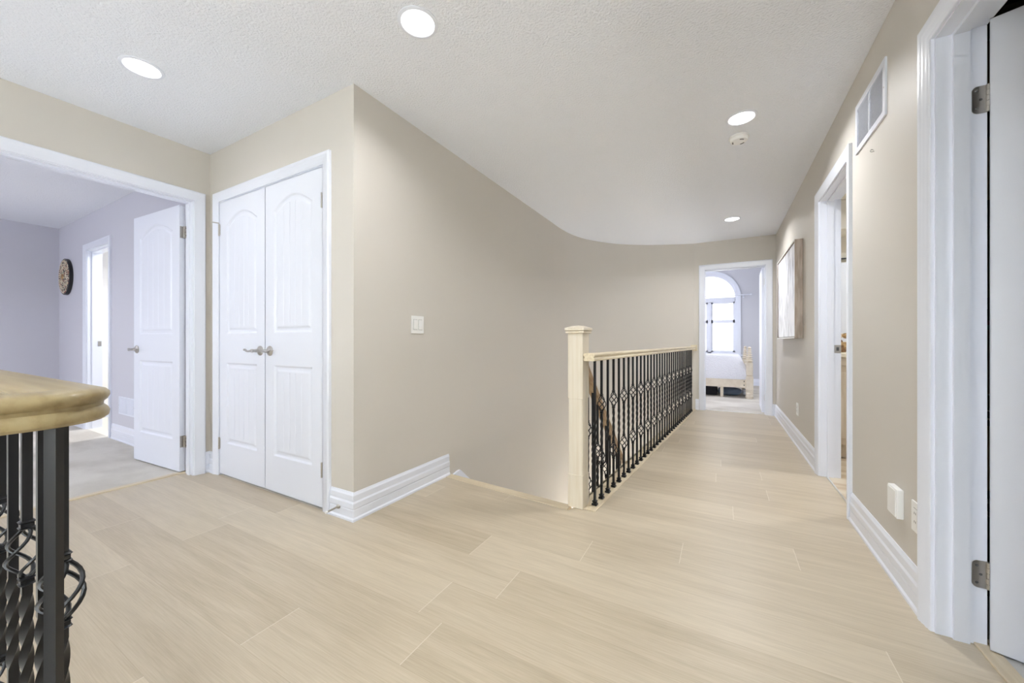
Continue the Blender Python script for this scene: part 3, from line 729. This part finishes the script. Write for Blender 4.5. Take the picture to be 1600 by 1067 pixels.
for i in range(24):
    pr2, us = (pb3, ub) if i % 2 == 0 else (pp3, up_)
    put(pr2, us, nr, (-0.805, 0.035 - 0.115 * i, 0), 0)
MB().prism([(XLo, 0.150), (-0.83, 0.150), (-0.83, YB), (-0.75, YB), (-0.75, 0.236), (XLo, 0.236)][::1], -0.28, -0.0).build('trim_8', M['nosing'], kind='structure')

# staircase under the landing
def wall_at(y):
    best = XS
    for (xa, ya), (xb, yb) in zip(path[:-1], path[1:]):
        if ya <= y <= yb and yb > ya: best = xa + (xb - xa) * (y - ya) / (yb - ya)
    return best
st = empty('staircase', (-1.25, 2.25, -2.8), kind='structure')
for k in range(13):
    y0 = 2.262 + RUN * k; z = -RISE * (k + 1); xa = max(wall_at(y0 + RUN), XS) + 0.02
    m = MB(); m.box(xa, -0.70, y0, y0 + RUN + 0.025, z - 0.03, z); m.build('tread', M['nosing'], st, bevel=0.004)
    m = MB(); m.box(xa, -0.71, y0 - 0.012, y0 - 0.0005, z + 0.0, z + RISE - 0.03); m.build('riser', M['trim'], st)

# ============================================================ CEILING FIXTURES
def recessed(x, y, label, power=4.0, r=0.073, tilt=None, z=H, mtl=None, color=WARM):
    t_ = empty('recessed_light', (x, y, z), label=label, cat='ceiling light', group='recessed ceiling lights')
    m = MB(); m.lathe([(r, 0.0), (r + 0.017, 0.0), (r + 0.016, -0.003), (r + 0.003, -0.006), (r, -0.004), (r - 0.001, 0.0)], 48, 'z', (x, y, z)); m.f = m.f[:-2]
    m.build('trim_ring', M['trim'], t_, smooth=True)
    m = MB(); m.lathe([(0.001, -0.0005), (r, -0.0005), (r, -0.003), (0.001, -0.003)], 48, 'z', (x, y, z)); m.build('diffuser', M['lit'], t_)
    l = area('lamp', (0, 0, 0), (0, 0, 0), 2 * r, 0, power, color, disk=True, spread=150); l.parent = t_; l.location = (0, 0, -0.006)
recessed(-1.20, 1.283, 'round recessed ceiling light nearest the camera, top centre', 6)
recessed(-2.665, 0.788, 'round recessed ceiling light in front of the double closet doors', 1.5)
recessed(0.112, 2.84, 'round recessed ceiling light beside the smoke detector', 9.5)
recessed(0.108, 5.13, 'round recessed ceiling light at the far end of the hall', 10)
recessed(0.12, -0.45, 'added unseen ceiling fill light in the hall behind the camera', 15, color=(0.88, 0.94, 1))  # fill added out of view for the near right door and wall
recessed(-2.4, -1.3, 'added unseen ceiling light over the foyer void')  # extra lamp in the unseen ceiling, added for foyer light
recessed(1.55, 3.6, 'added unseen ceiling light in the bathroom', 12, color=(.96, .98, 1))  # unseen lamp put in to light the bathroom
recessed(-5.7, 2.2, 'added unseen ceiling light in the white ensuite', 20)  # invented fixture that brightens the ensuite
recessed(-5.6, -0.6, 'round recessed ceiling light in the lilac bedroom', 12)
recessed(1.2, 7.6, 'added unseen ceiling light in the far bedroom', 14, z=2.74)  # out-of-view lamp added to brighten this bedroom

t_ = empty('smoke_detector', (0.107, 3.09, H - 0.04), label='white round smoke detector on the hall ceiling', cat='smoke detector')
m = MB(); m.lathe([(0.001, 0), (0.060, 0), (0.062, -0.006), (0.061, -0.012), (0.001, -0.012)], 40, 'z', (0.107, 3.09, H)); m.build('base_plate', M['plastic'], t_, smooth=True)
m = MB(); m.lathe([(0.001, -0.011), (0.056, -0.011), (0.056, -0.026), (0.050, -0.035), (0.036, -0.038), (0.001, -0.040)], 40, 'z', (0.107, 3.09, H)); m.build('body', M['plastic'], t_, smooth=True)
m = MB()
for k in range(3):
    a0 = 2 * PI * k / 3 + 0.7
    for i in range(5):
        aa = a0 + 0.14 * i; x, y = 0.107 + 0.038 * math.cos(aa), 3.09 + 0.038 * math.sin(aa); m.box(x - 0.003, x + 0.003, y - 0.003, y + 0.003, H - 0.0400, H - 0.0365)
m.build('vent_slot', M['slot'], t_)
m = MB(); m.lathe([(0.001, 0), (0.011, 0), (0.011, -0.002), (0.001, -0.002)], 20, 'z', (0.107, 3.07, H - 0.0385)); m.build('test_button', M['plastic'], t_)

# ============================================================ WALL FITTINGS
def grille(name, label, P, a, b, z0, z1, fr=0.028, n=34, mt='trim', vertical=False, cols=2):
    """P(s,z,t)"""
    t_ = empty(name, P((a + b) / 2, z0, 0), label=label, cat='vent')
    def bx(m, s0, s1, q0, q1, t0, t1):
        c = [P(s, z, t) for s in (s0, s1) for z in (q0, q1) for t in (t0, t1)]
        m.add(c, [(0,1,3,2), (4,6,7,5), (0,4,5,1), (2,3,7,6), (0,2,6,4), (1,5,7,3)])
    m = MB(); bx(m, a, a + fr, z0, z1, 0, 0.008); bx(m, b - fr, b, z0, z1, 0, 0.008); bx(m, a + fr, b - fr, z0, z0 + fr, 0, 0.008); bx(m, a + fr, b - fr, z1 - fr, z1, 0, 0.008)
    bx(m, (a+b)/2 - 0.007, (a+b)/2 + 0.007, z0 + fr, z1 - fr, 0, 0.0075); m.build('frame', M[mt], t_)
    m = MB(); bx(m, a + fr, b - fr, z0 + fr, z1 - fr, 0.0003, 0.0012); m.build('backing', M['grillegap'], t_)
    m = MB(); hh = (z1 - z0 - 2 * fr) / n
    for i in range(n):
        q = z0 + fr + hh * i; c = [P(s, z, t) for s in (a + fr, b - fr) for z, t in ((q, 0.0065), (q + hh * 0.18, 0.0072), (q + hh * 0.95, 0.0018), (q + hh * 0.75, 0.0012))]
        m.add(c, [(0,1,2,3), (7,6,5,4), (0,4,5,1), (1,5,6,2), (2,6,7,3), (3,7,4,0)])
    m.build('louvers', M[mt], t_)
    m = MB()
    for s in (a + fr * 0.45, b - fr * 0.45): bx(m, s - 0.003, s + 0.003, (z0+z1)/2 - 0.003, (z0+z1)/2 + 0.003, 0.008, 0.0087)
    m.build('screw', M['nickel'], t_)
grille('wall_vent', 'white return air grille high on the right wall', PR, 2.262, 2.682, 2.005, 2.262, n=26)
grille('wall_vent', 'white floor level vent grille on the lilac bedroom wall', PE, -5.30, -4.90, 0.275, 0.448, fr=0.014, n=16)

def plate(name, label, cat, P, a, b, z0, z1, kind, th=0.006, group=None):
    t_ = empty(name, P((a + b) / 2, z0, 0), label=label, cat=cat, group=group)
    def bx(m, s0, s1, q0, q1, t0, t1):
        c = [P(s, z, t) for s in (s0, s1) for z in (q0, q1) for t in (t0, t1)]
        m.add(c, [(0,1,3,2), (4,6,7,5), (0,4,5,1), (2,3,7,6), (0,2,6,4), (1,5,7,3)])
    m = MB(); bx(m, a, b, z0, z1, 0, th); m.build('cover_plate', M['plastic'], t_, bevel=0.0025)
    c = (a + b) / 2; zc = (z0 + z1) / 2
    if kind == 'rockers':
        for s in (-0.0235, 0.0235):
            m = MB(); bx(m, c + s - 0.0165, c + s + 0.0165, zc - 0.033, zc + 0.033, th, th + 0.004); r_ = m.build('rocker', M['plastic'], t_, bevel=0.001)
            m = MB(); bx(m, c + s - 0.0178, c + s + 0.0178, zc - 0.0345, zc + 0.0345, th, th + 0.0005); m.build('rocker_gap', M['slot'], r_)
    if kind == 'outlet':
        m = MB(); bx(m, c - 0.0165, c + 0.0165, zc - 0.033, zc + 0.033, th, th + 0.002); r_ = m.build('receptacle', M['plastic'], t_)
        m = MB(); bx(m, c - 0.0175, c + 0.0175, zc - 0.034, zc + 0.034, th, th + 0.0004)
        for q in (-0.016, 0.016):
            bx(m, c - 0.007, c - 0.0045, zc + q - 0.004, zc + q + 0.004, th + 0.002, th + 0.0024); bx(m, c + 0.0045, c + 0.007, zc + q - 0.004, zc + q + 0.004, th + 0.002, th + 0.0024)
        m.build('slots', M['slot'], r_)
    if kind == 'box':
        m = MB(); bx(m, a + 0.006, b - 0.006, z0 + 0.006, z1 - 0.006, th, th + 0.003); m.build('lid', M['plastic'], t_, bevel=0.002)
PS = lambda s, z, t: (XS + t, s, z)
plate('light_switch', 'white double rocker light switch on the beige stair wall', 'light switch', PS, 1.855, 1.972, 1.054, 1.172, 'rockers')
plate('wall_outlet', 'white wall outlet low down near the far end of the hall', 'outlet', PR, 4.452, 4.545, 0.292, 0.408, 'outlet')
plate('wall_outlet', 'white wall outlet right next to the near door casing', 'outlet', PR, 1.925, 2.003, 0.284, 0.398, 'outlet')
plate('cover_box', 'thick white square box on the right wall above the baseboard', 'wall box', PR, 2.085, 2.180, 0.283, 0.400, 'box', th=0.022)
o = MB(); o.tube([(XR, 2.424, 1.912), (XR - 0.012, 2.424, 1.912), (XR - 0.016, 2.420, 1.915), (XR - 0.016, 2.400, 1.914), (XR - 0.010, 2.396, 1.906)], 0.0016, 6)
tag(o.build('picture_hook', M['nickel'], smooth=True), 'tiny bare metal picture hook below the return air grille', 'hook')
t_ = empty('door_stop', (-1.905, YC - 0.014, 0.06), label='small metal spring door stop on the baseboard by the closet', cat='door stop')
m = MB(); m.lathe([(0.001, 0), (0.013, 0), (0.011, -0.008), (0.006, -0.012), (0.001, -0.013)], 16, 'y', (-1.905, YC - 0.0135, 0.062)); m.build('base', M['nickel'], t_, smooth=True)
m = MB(); m.tube([(-1.905, YC - 0.024, 0.062), (-1.905, YC - 0.085, 0.058)], 0.0038, 8)
for k in range(20): m.lathe([(0.003, 0), (0.0052, -0.0008), (0.003, -0.0016)], 10, 'y', (-1.905, YC - 0.026 - k * 0.0029, 0.062 - k * 0.0002))
m.build('spring', M['nickel'], t_, smooth=True)
m = MB(); m.lathe([(0.001, 0), (0.0062, 0), (0.0062, -0.012), (0.001, -0.013)], 12, 'y', (-1.905, YC - 0.084, 0.058)); m.build('tip', M['plastic'], t_, smooth=True)

# framed abstract canvas on the right wall
t_ = empty('framed_painting', (XR, 4.82, 1.03), label='large white and grey abstract canvas in a driftwood frame on the right wall', cat='painting')
fy0, fy1, fz0, fz1 = 4.222, 5.44, 1.030, 1.925; FX = XR - 0.062
m = MB(); m.box(FX, XR - 0.002, fy0, fy0 + 0.014, fz0, fz1); m.box(FX, XR - 0.002, fy1 - 0.014, fy1, fz0, fz1); m.box(FX, XR - 0.002, fy0 + 0.014, fy1 - 0.014, fz0, fz0 + 0.014); m.box(FX, XR - 0.002, fy0 + 0.014, fy1 - 0.014, fz1 - 0.014, fz1)
m.build('frame', M['framewood'], t_, bevel=0.001)
m = MB(); m.box(FX - 0.0015, FX, fy0, fy0 + 0.010, fz0, fz1); m.box(FX - 0.0015, FX, fy1 - 0.01, fy1, fz0, fz1); m.box(FX - 0.0015, FX, fy0, fy1, fz0, fz0 + 0.010); m.box(FX - 0.0015, FX, fy0, fy1, fz1 - 0.010, fz1)
m.build('frame_lip', M['plastic'], t_)
m = MB(); m.box(FX + 0.008, XR - 0.004, fy0 + 0.018, fy1 - 0.018, fz0 + 0.018, fz1 - 0.018); m.build('canvas', M['painting'], t_)

# round beaded medallion in the lilac bedroom
t_ = empty('wall_medallion', (-7.03, 1.385, 1.565), label='round black rimmed wall medallion with beaded mosaic face in the lilac bedroom', cat='wall decoration')
c_ = (-7.03, 1.40, 1.792)
m = MB(); m.lathe([(0.001, 0), (0.217, 0), (0.221, -0.005), (0.221, -0.030), (0.216, -0.034), (0.210, -0.034), (0.001, -0.032)], 56, 'y', c_); m.build('rim', M['black'], t_, smooth=True)
m = MB(); m.lathe([(0.001, -0.031), (0.209, -0.031), (0.206, -0.036), (0.10, -0.040), (0.001, -0.043)], 56, 'y', c_); m.build('mosaic_face', M['mosaic'], t_, smooth=True)
m = MB(); m.lathe([(0.001, -0.040), (0.036, -0.040), (0.030, -0.052), (0.001, -0.058)], 28, 'y', c_); m.build('centre_boss', M['gold'], t_, smooth=True)
m = MB()
for R_, nb_ in ((0.190, 44), (0.150, 34), (0.125, 26), (0.098, 25), (0.062, 16)):
    for i in range(nb_):
        aa = 2 * PI * i / nb_; m.lathe([(0.0008, 0), (0.006, -0.001), (0.0045, -0.006), (0.0008, -0.008)], 6, 'y', (c_[0] + R_ * math.cos(aa), c_[1] - 0.035, c_[2] + R_ * math.sin(aa)))
m.build('beads', M['shell'], t_, smooth=True)

# ============================================================ FAR BEDROOM FURNITURE
bd = empty('bed', (-0.6, 8.4, 0.0), label='cream washed wooden bed with turned posts seen through the far doorway', cat='bed')
def post_(x, y, top=0.915):
    m = MB(); c = (x, y, 0)
    m.lathe([(0.001, 0.004), (0.050, 0.004), (0.060, 0.02), (0.060, 0.05), (0.050, 0.062), (0.052, 0.07), (0.058, 0.082), (0.058, 0.10), (0.050, 0.112), (0.058, 0.125), (0.058, 0.15)], 24, 'z', c)
    m.cbox(x - 0.056, x + 0.056, y - 0.056, y + 0.056, 0.148, 0.40, 0.012); m.cbox(x - 0.050, x + 0.050, y - 0.050, y + 0.050, 0.398, 0.64, 0.014)
    pr = [(0.001, 0.638), (0.046, 0.638)]
    z = 0.645
    for k in range(6):
        R = 0.054 - 0.004 * k; pr += [(R - 0.022, z), (R, z + 0.010), (R, z + 0.022), (R - 0.022, z + 0.032)]; z += 0.038
    pr += [(0.022, z), (0.030, z + 0.012), (0.018, z + 0.030), (0.001, z + 0.034)]
    m.lathe(pr, 24, 'z', c); m.build('post', M['bedwood'], bd, smooth=True)
for x, y in ((0.425, 7.76), (0.425, 9.12), (-1.62, 7.76), (-1.62, 9.12)): post_(x, y)
m = MB(); m.cbox(-1.57, 0.375, 7.735, 7.765, 0.19, 0.36, 0.004); q = m.build('side_rail', M['bedwood'], bd)
m = MB(); m.lathe([(0.001, 0), (0.010, 0), (0.008, -0.005), (0.001, -0.006)], 14, 'y', (0.345, 7.735, 0.235)); m.lathe([(0.001, 0), (0.010, 0), (0.008, -0.005), (0.001, -0.006)], 14, 'y', (0.345, 7.735, 0.300)); m.build('bolt_cap', M['slot'], q, smooth=True)
m = MB(); m.cbox(-1.57, 0.375, 9.105, 9.135, 0.19, 0.36, 0.004); m.build('side_rail', M['bedwood'], bd)
m = MB(); m.cbox(0.410, 0.440, 7.81, 9.07, 0.19, 0.56, 0.006); m.build('footboard', M['bedwood'], bd)
m = MB(); m.cbox(-1.635, -1.605, 7.81, 9.07, 0.19, 1.10, 0.008); m.build('headboard', M['bedwood'], bd)
m = MB(); m.box(-0.02, 0.03, 7.79, 7.83, 0.004, 0.19); m.box(-0.02, 0.03, 9.04, 9.08, 0.004, 0.19); m.build('centre_leg', M['bedwood'], bd)
m = MB(); m.cbox(-1.58, 0.30, 7.80, 9.07, 0.30, 0.66, 0.04); m.build('mattress', M['quilt'], bd, smooth=True)
# coverlet: rounded top, skirt hanging over the near side and sweeping out round the foot corner
m = MB(); rings = []
prof_ = [(0.335, 1.00), (0.34, 1.02), (0.42, 0.93), (0.50, 0.80), (0.58, 0.60), (0.64, 0.38), (0.685, 0.18), (0.715, 0.06), (0.735, -0.05), (0.748, -0.16), (0.752, -0.4), (0.752, -0.8)]
NR = 96
def ringpt(tt, grow):
    # superellipse outline of the coverlet
    x0, x1, y0, y1 = -1.56, 0.305, 7.775, 9.10
    a = 2 * PI * tt; ex = 0.22
    cx_, cy_ = (x0 + x1) / 2, (y0 + y1) / 2; hx, hy = (x1 - x0) / 2, (y1 - y0) / 2
    c, s = math.cos(a), math.sin(a)
    g = grow * 0.085
    corner = max(0, c) ** 3 * max(0, -s) ** 3 * 5
    ghx = hx + g * (1.0 + corner * 1.9) if c > 0 else hx + g * 0.3
    fold = 0.006 * math.sin(a * 34) * max(0, grow)
    px_ = cx_ + (ghx + fold) * (abs(c) ** ex) * (1 if c > 0 else -1); py_ = cy_ + (hy + g * (0.55 + corner * 0.9 if s < 0 else 0.6) + fold) * (abs(s) ** ex) * (1 if s > 0 else -1)
    return px_, py_
vs = []; fs = []
for z, g in prof_:
    for i in range(NR):
        x, y = ringpt(i / NR, g)
        vs.append((x, y, z))
for k in range(len(prof_) - 1):
    for i in range(NR):
        j = (i + 1) % NR; fs.append((k*NR+i, k*NR+j, k*NR+NR+j, k*NR+NR+i))
fs.append(tuple((len(prof_)-1) * NR + i for i in range(NR)))
m.add(vs, fs)
tag(m.build('bedspread', M['quilt'], smooth=True), 'white quilted bedspread hanging over the side of the bed', 'bedspread')
# things stored under the bed
def blob(name, m_, c, s, label, cat, sd):
    rnd = random.Random(sd); m = MB(); n1, n2 = 14, 24; vs = []; ph = [rnd.uniform(0, 6) for _ in range(6)]
    for i in range(n1 + 1):
        th = PI * i / n1
        for j in range(n2):
            f = 2 * PI * j / n2; r = 1 + 0.06 * math.sin(3 * f + ph[0]) * math.sin(th) + 0.05 * math.sin(5 * f + 4 * th + ph[1])
            sx = math.sin(th) ** 0.6 if 0 < i < n1 else 0.02
            q = lambda v, e: (abs(v) ** e) * (1 if v > 0 else -1)
            z = c[2] + s[2] * q(math.cos(th), 0.7)
            vs.append((c[0] + s[0] * r * sx * q(math.cos(f), 0.7), c[1] + s[1] * r * sx * q(math.sin(f), 0.7), max(0.008, z)))
    fs = [(i*n2+j, i*n2+(j+1) % n2, (i+1)*n2+(j+1) % n2, (i+1)*n2+j) for i in range(n1) for j in range(n2)]
    m.add(vs, fs); o = m.build(name, m_, smooth=True); return tag(o, label, cat)
blob('storage_bag', M['bag'], (0.12, 8.12, 0.075), (0.19, 0.16, 0.068), 'slate grey fabric bag lying on the carpet under the bed', 'bag', 3)
blob('cloth_bundle', M['whitecloth'], (0.385, 8.25, 0.06), (0.05, 0.10, 0.05), 'small white cloth bundle under the bed next to its front leg', 'cloth', 5)
t_ = empty('storage_case', (-0.55, 8.2, 0.004), label='black flat storage case under the middle of the bed', cat='case')
m = MB(); m.cbox(-1.0, -0.07, 7.95, 8.6, 0.005, 0.165, 0.02); m.build('body', M['darkbag'], t_)
m = MB(); m.tube([(-0.62, 7.95, 0.09), (-0.61, 7.925, 0.09), (-0.48, 7.925, 0.09), (-0.47, 7.95, 0.09)], 0.007, 8); m.build('handle', M['black'], t_, smooth=True)

# ============================================================ BATHROOM
t_ = empty('vanity', (1.35, 4.42, 0.0), label='pale oak bathroom vanity glimpsed through the middle right doorway', cat='vanity')
m = MB(); m.box(0.775, 2.1, 4.16, 4.69, 0.10, 0.865); m.box(0.775, 2.1, 4.20, 4.69, 0.004, 0.10); m.build('cabinet', M['vanity'], t_)
for i in range(3):
    x0 = 0.785 + i * 0.437; m = MB(); m.cbox(x0, x0 + 0.43, 4.140, 4.16, 0.125, 0.80, 0.004); q = m.build('cabinet_door', M['vanity'], t_)
    m = MB(); m.cbox(x0 + 0.06, x0 + 0.37, 4.134, 4.142, 0.185, 0.74, 0.004); m.build('door_panel', M['vanity'], q)
    m = MB(); m.lathe([(0.001, 0), (0.006, 0), (0.006, -0.015), (0.014, -0.018), (0.012, -0.026), (0.001, -0.028)], 14, 'y', (x0 + 0.40, 4.14, 0.70)); m.build('knob', M['nickel'], q, smooth=True)
m = MB(); m.cbox(0.765, 2.12, 4.115, 4.695, 0.865, 0.905, 0.006); m.box(0.765, 2.12, 4.675, 4.695, 0.905, 1.0); m.build('countertop', M['counter'], t_)
m = MB(); m.box(0.775, 2.1, 4.128, 4.16, 0.80, 0.862); m.build('top_rail', M['vanity'], t_)
t_ = empty('flower_basket', (0.905, 4.3, 0.905), label='small woven basket with cream and gold ornaments on the vanity', cat='basket')
m = MB(); m.lathe([(0.001, 0.906), (0.045, 0.906), (0.058, 0.95), (0.062, 0.99), (0.058, 0.995), (0.05, 0.96), (0.001, 0.93)], 20, 'z', (0.905, 4.3, 0)); m.build('basket', M['gold'], t_, smooth=True)
rnd = random.Random(11)
for k in range(9):
    aa = rnd.uniform(0, 2 * PI); rr = rnd.uniform(0, 0.045); zz = 0.995 + rnd.uniform(0, 0.085); R_ = rnd.uniform(0.018, 0.028); m = MB()
    m.lathe([(R_ * math.sin(PI * i / 8) + 0.0005, zz - R_ * math.cos(PI * i / 8)) for i in range(9)], 14, 'z', (0.905 + rr * math.cos(aa), 4.3 + rr * math.sin(aa), 0)); m.build('ornament', M['shell'] if k % 2 else M['gold'], t_, smooth=True)
t_ = empty('bathroom_mirror', (1.45, 4.69, 1.0), label='wide frameless bathroom mirror with a dark top channel above the vanity', cat='mirror')
m = MB(); m.box(0.80, 2.1, 4.684, 4.698, 1.0, 1.785); m.build('mirror_glass', M['mirror'], t_)
m = MB(); m.box(0.80, 2.1, 4.676, 4.699, 1.785, 1.797); m.build('top_channel', M['slot'], t_)
t_ = empty('wall_cabinet', (1.35, 4.55, 2.0), label='pale cream wall cabinet with crown moulding near the bathroom ceiling', cat='cabinet')
m = MB(); m.box(0.80, 1.9, 4.42, 4.69, 2.0, 2.30); m.build('cabinet', M['cream'], t_)
for i in range(3): m = MB(); m.cbox(0.81 + i * 0.363, 0.81 + i * 0.363 + 0.355, 4.402, 4.42, 2.01, 2.27, 0.004); q = m.build('cabinet_door', M['cream'], t_)
m = MB(); m.sweep([(1.9, 4.42, 2.28), (0.80, 4.42, 2.28)], [(0, 0), (0.02, 0), (0.024, 0.012), (0.045, 0.035), (0.052, 0.05), (0.052, 0.06), (0, 0.06)]); m.build('crown_moulding', M['cream'], t_)

# ============================================================ STUDY BEYOND THE NEAR RIGHT DOOR
t_ = empty('bookcase', (1.5, 2.28, 0.0), label='added dark brown bookcase in the unlit room past the near right door', cat='bookcase')  # added, its dark brown stands in for the unlit room
m = MB(); m.box(0.80, 0.825, 2.06, 2.44, 0.003, 2.38); m.box(2.3, 2.325, 2.06, 2.44, 0.003, 2.38); m.build('side_panel', M['unlitbrown'], t_)
m = MB(); m.box(0.825, 2.3, 2.42, 2.44, 0.003, 2.38); m.build('back_panel', M['unlitbrown'], t_)
zs_ = [0.06, 0.42, 0.78, 1.14, 1.50, 1.86, 2.20]
for z in zs_: m = MB(); m.box(0.825, 2.3, 2.07, 2.42, z, z + 0.022); m.build('shelf', M['unlitbrown'], t_)
m = MB(); m.box(0.80, 2.325, 2.04, 2.44, 2.38, 2.41); m.build('top_panel', M['unlitbrown'], t_)
bkc = [('dark red', lin(120, 50, 48)), ('olive', lin(96, 92, 60)), ('tan', lin(170, 140, 100)), ('navy', lin(40, 46, 70)), ('brown', lin(90, 62, 44)), ('grey', lin(110, 108, 106))]
bm_ = [(n_, mat(n_.replace(' ', '_') + '_book_cloth', c_, 0.7)) for n_, c_ in bkc]; pages = mat('paper_pages', lin(216, 204, 180), 0.9)
k = 0
wh = ['lowest', 'second lowest', 'third lowest', 'middle', 'third highest', 'second highest']
for si, z in enumerate(zs_[:-1]):
    x = 0.835
    for q in range(3):
        nm, mt_ = bm_[(si * 2 + q) % 6]; wd = 0.034 + 0.006 * ((si + q) % 3); hh = 0.24 + 0.02 * ((si * 3 + q) % 3); zb = z + 0.0225
        t_ = empty('book', (x + wd / 2, 2.25, zb), label='%s book standing on the %s shelf of the added dark bookcase' % (nm, wh[si]), cat='book', group='books on the added dark bookcase')
        m = MB(); m.box(x, x + 0.003, 2.10, 2.30, zb, zb + hh); m.box(x + wd - 0.003, x + wd, 2.10, 2.30, zb, zb + hh); m.box(x, x + wd, 2.095, 2.10, zb, zb + hh); m.build('cover', mt_, t_)
        m = MB(); m.box(x + 0.003, x + wd - 0.003, 2.10, 2.295, zb + 0.003, zb + hh - 0.004); m.build('pages', pages, t_)
        x += wd + 0.002
